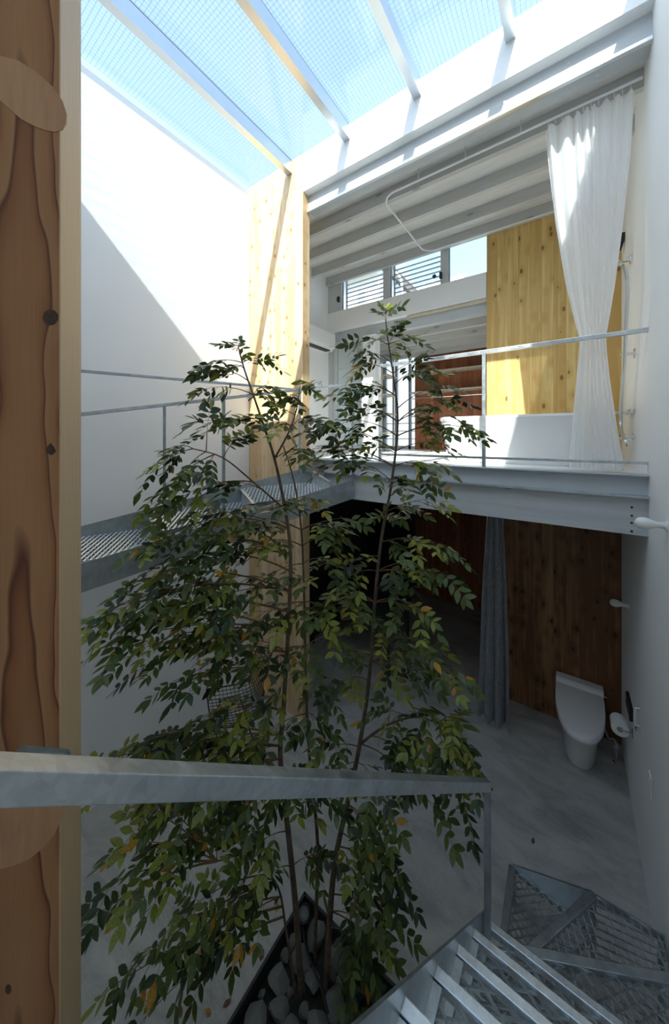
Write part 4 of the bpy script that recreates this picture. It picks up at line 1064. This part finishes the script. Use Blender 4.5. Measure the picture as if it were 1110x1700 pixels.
# fallen leaves on the concrete
FL = [(457, 1517, 3), (407, 1573, 3), (433, 1574, 3), (432, 1597, 1), (369, 1672, 4), (666, 1537, 3), (666, 1692, 3), (300, 1692, 4), (340, 1676, 3), (419, 1512, 3), (461, 1489, 4), (335, 1575, 3), (598, 1540, 3), (884, 1402, 4)]
fm = {}
for c in (1, 3, 4):
    me = bpy.data.meshes.new('fallen_leaf'); me.from_pydata([(x, y, z + .16 * x * x + .3 * y * y) for x, y, z in LP], [], LFc); me.materials.append(M['leaf'][c]); fm[c] = me
for x, y, c in FL:
    p = pxZ(x, y, .001)
    o = bpy.data.objects.new('fallen_leaf', fm[c]); COL.objects.link(o); o.location = (p.x, p.y, .003); o.scale = (.045,) * 3
    o.rotation_euler = (0, 0, random.uniform(0, 6.28))
    tag(o, {1: 'fallen dark green leaf on the concrete floor', 3: 'fallen yellow leaf on the concrete floor', 4: 'fallen brown leaf on the concrete floor'}[c], 'leaf', 'fallen leaves on the concrete')

# ================================================================== NEIGHBOURING HOUSES beyond the clerestory
YN = 9.5
def nb(x, y, Y=YN): return pxY(x, y, Y)
a = nb(500, 470); b1 = nb(630, 470)
nh = thing('neighbour_house', 'white rendered neighbouring house with brown eave seen through the clerestory slats', 'house', (a.x, YN, 0))
MB().box(a.x, b1.x, YN, YN + 3, 0, nb(600, 455).z).build('wall', M['housewhite'], nh)
ez = nb(600, 452).z
MB().box(a.x - .3, b1.x + .08, YN - .6, YN + 3, ez, ez + .28).build('eave', M['eave'], nh)
MB().prism([(a.x - .3, YN - .7, ez + .28), (a.x - .3, YN + 3, ez + .28), (a.x - .3, YN + 1.4, ez + 1.0)], (b1.x - a.x + .4, 0, 0)).build('roof', M['houseroof'], nh)
p0, p1_ = nb(592, 506), nb(608, 480)
wd_ = MB().box(p0.x, p1_.x, YN - .03, YN + .02, p0.z - .5, p1_.z).build('window', M['frame'], nh)
MB().box(p0.x + .06, p1_.x - .06, YN - .035, YN - .03, p0.z - .45, p1_.z - .06).build('pane', M['slat'], wd_)
YN2 = 16.0
r0, r1 = nb(655, 447, YN2), nb(776, 453, YN2)
n2 = thing('neighbour_gable_house', 'neighbouring house with pale standing seam metal roof beyond the clerestory', 'house', (r0.x, YN2, 0))
zr = r1.z; zl = zr - 2.2
MB().prism([(r0.x - .6, YN2 - 3.2, zl), (r0.x - .6, YN2, zr), (r0.x - .6, YN2 + 3.2, zl)], (r1.x - r0.x + .6, 0, 0)).build('roof', M['houseroof'], n2)
MB().box(r0.x - .4, r1.x - .2, YN2 - 2.8, YN2 + 2.8, 0, zl).build('wall', M['housewhite'], n2)
x = r0.x - .5
while x < r1.x:
    MB().bar((x, YN2 - 3.2, zl + .015), (x, YN2, zr + .015), .03, .04).build('roof_seam', M['houseroof'], n2); x += .42
dp = [nb(655, 452, 9.0), nb(661, 456, 9.0), nb(666, 468, 9.0), nb(668, 500, 9.0)]
dpo = MB().tube(smoothpts(dp), .035, 8).build('drain_pipe', M['frame'], nh, smooth=True)
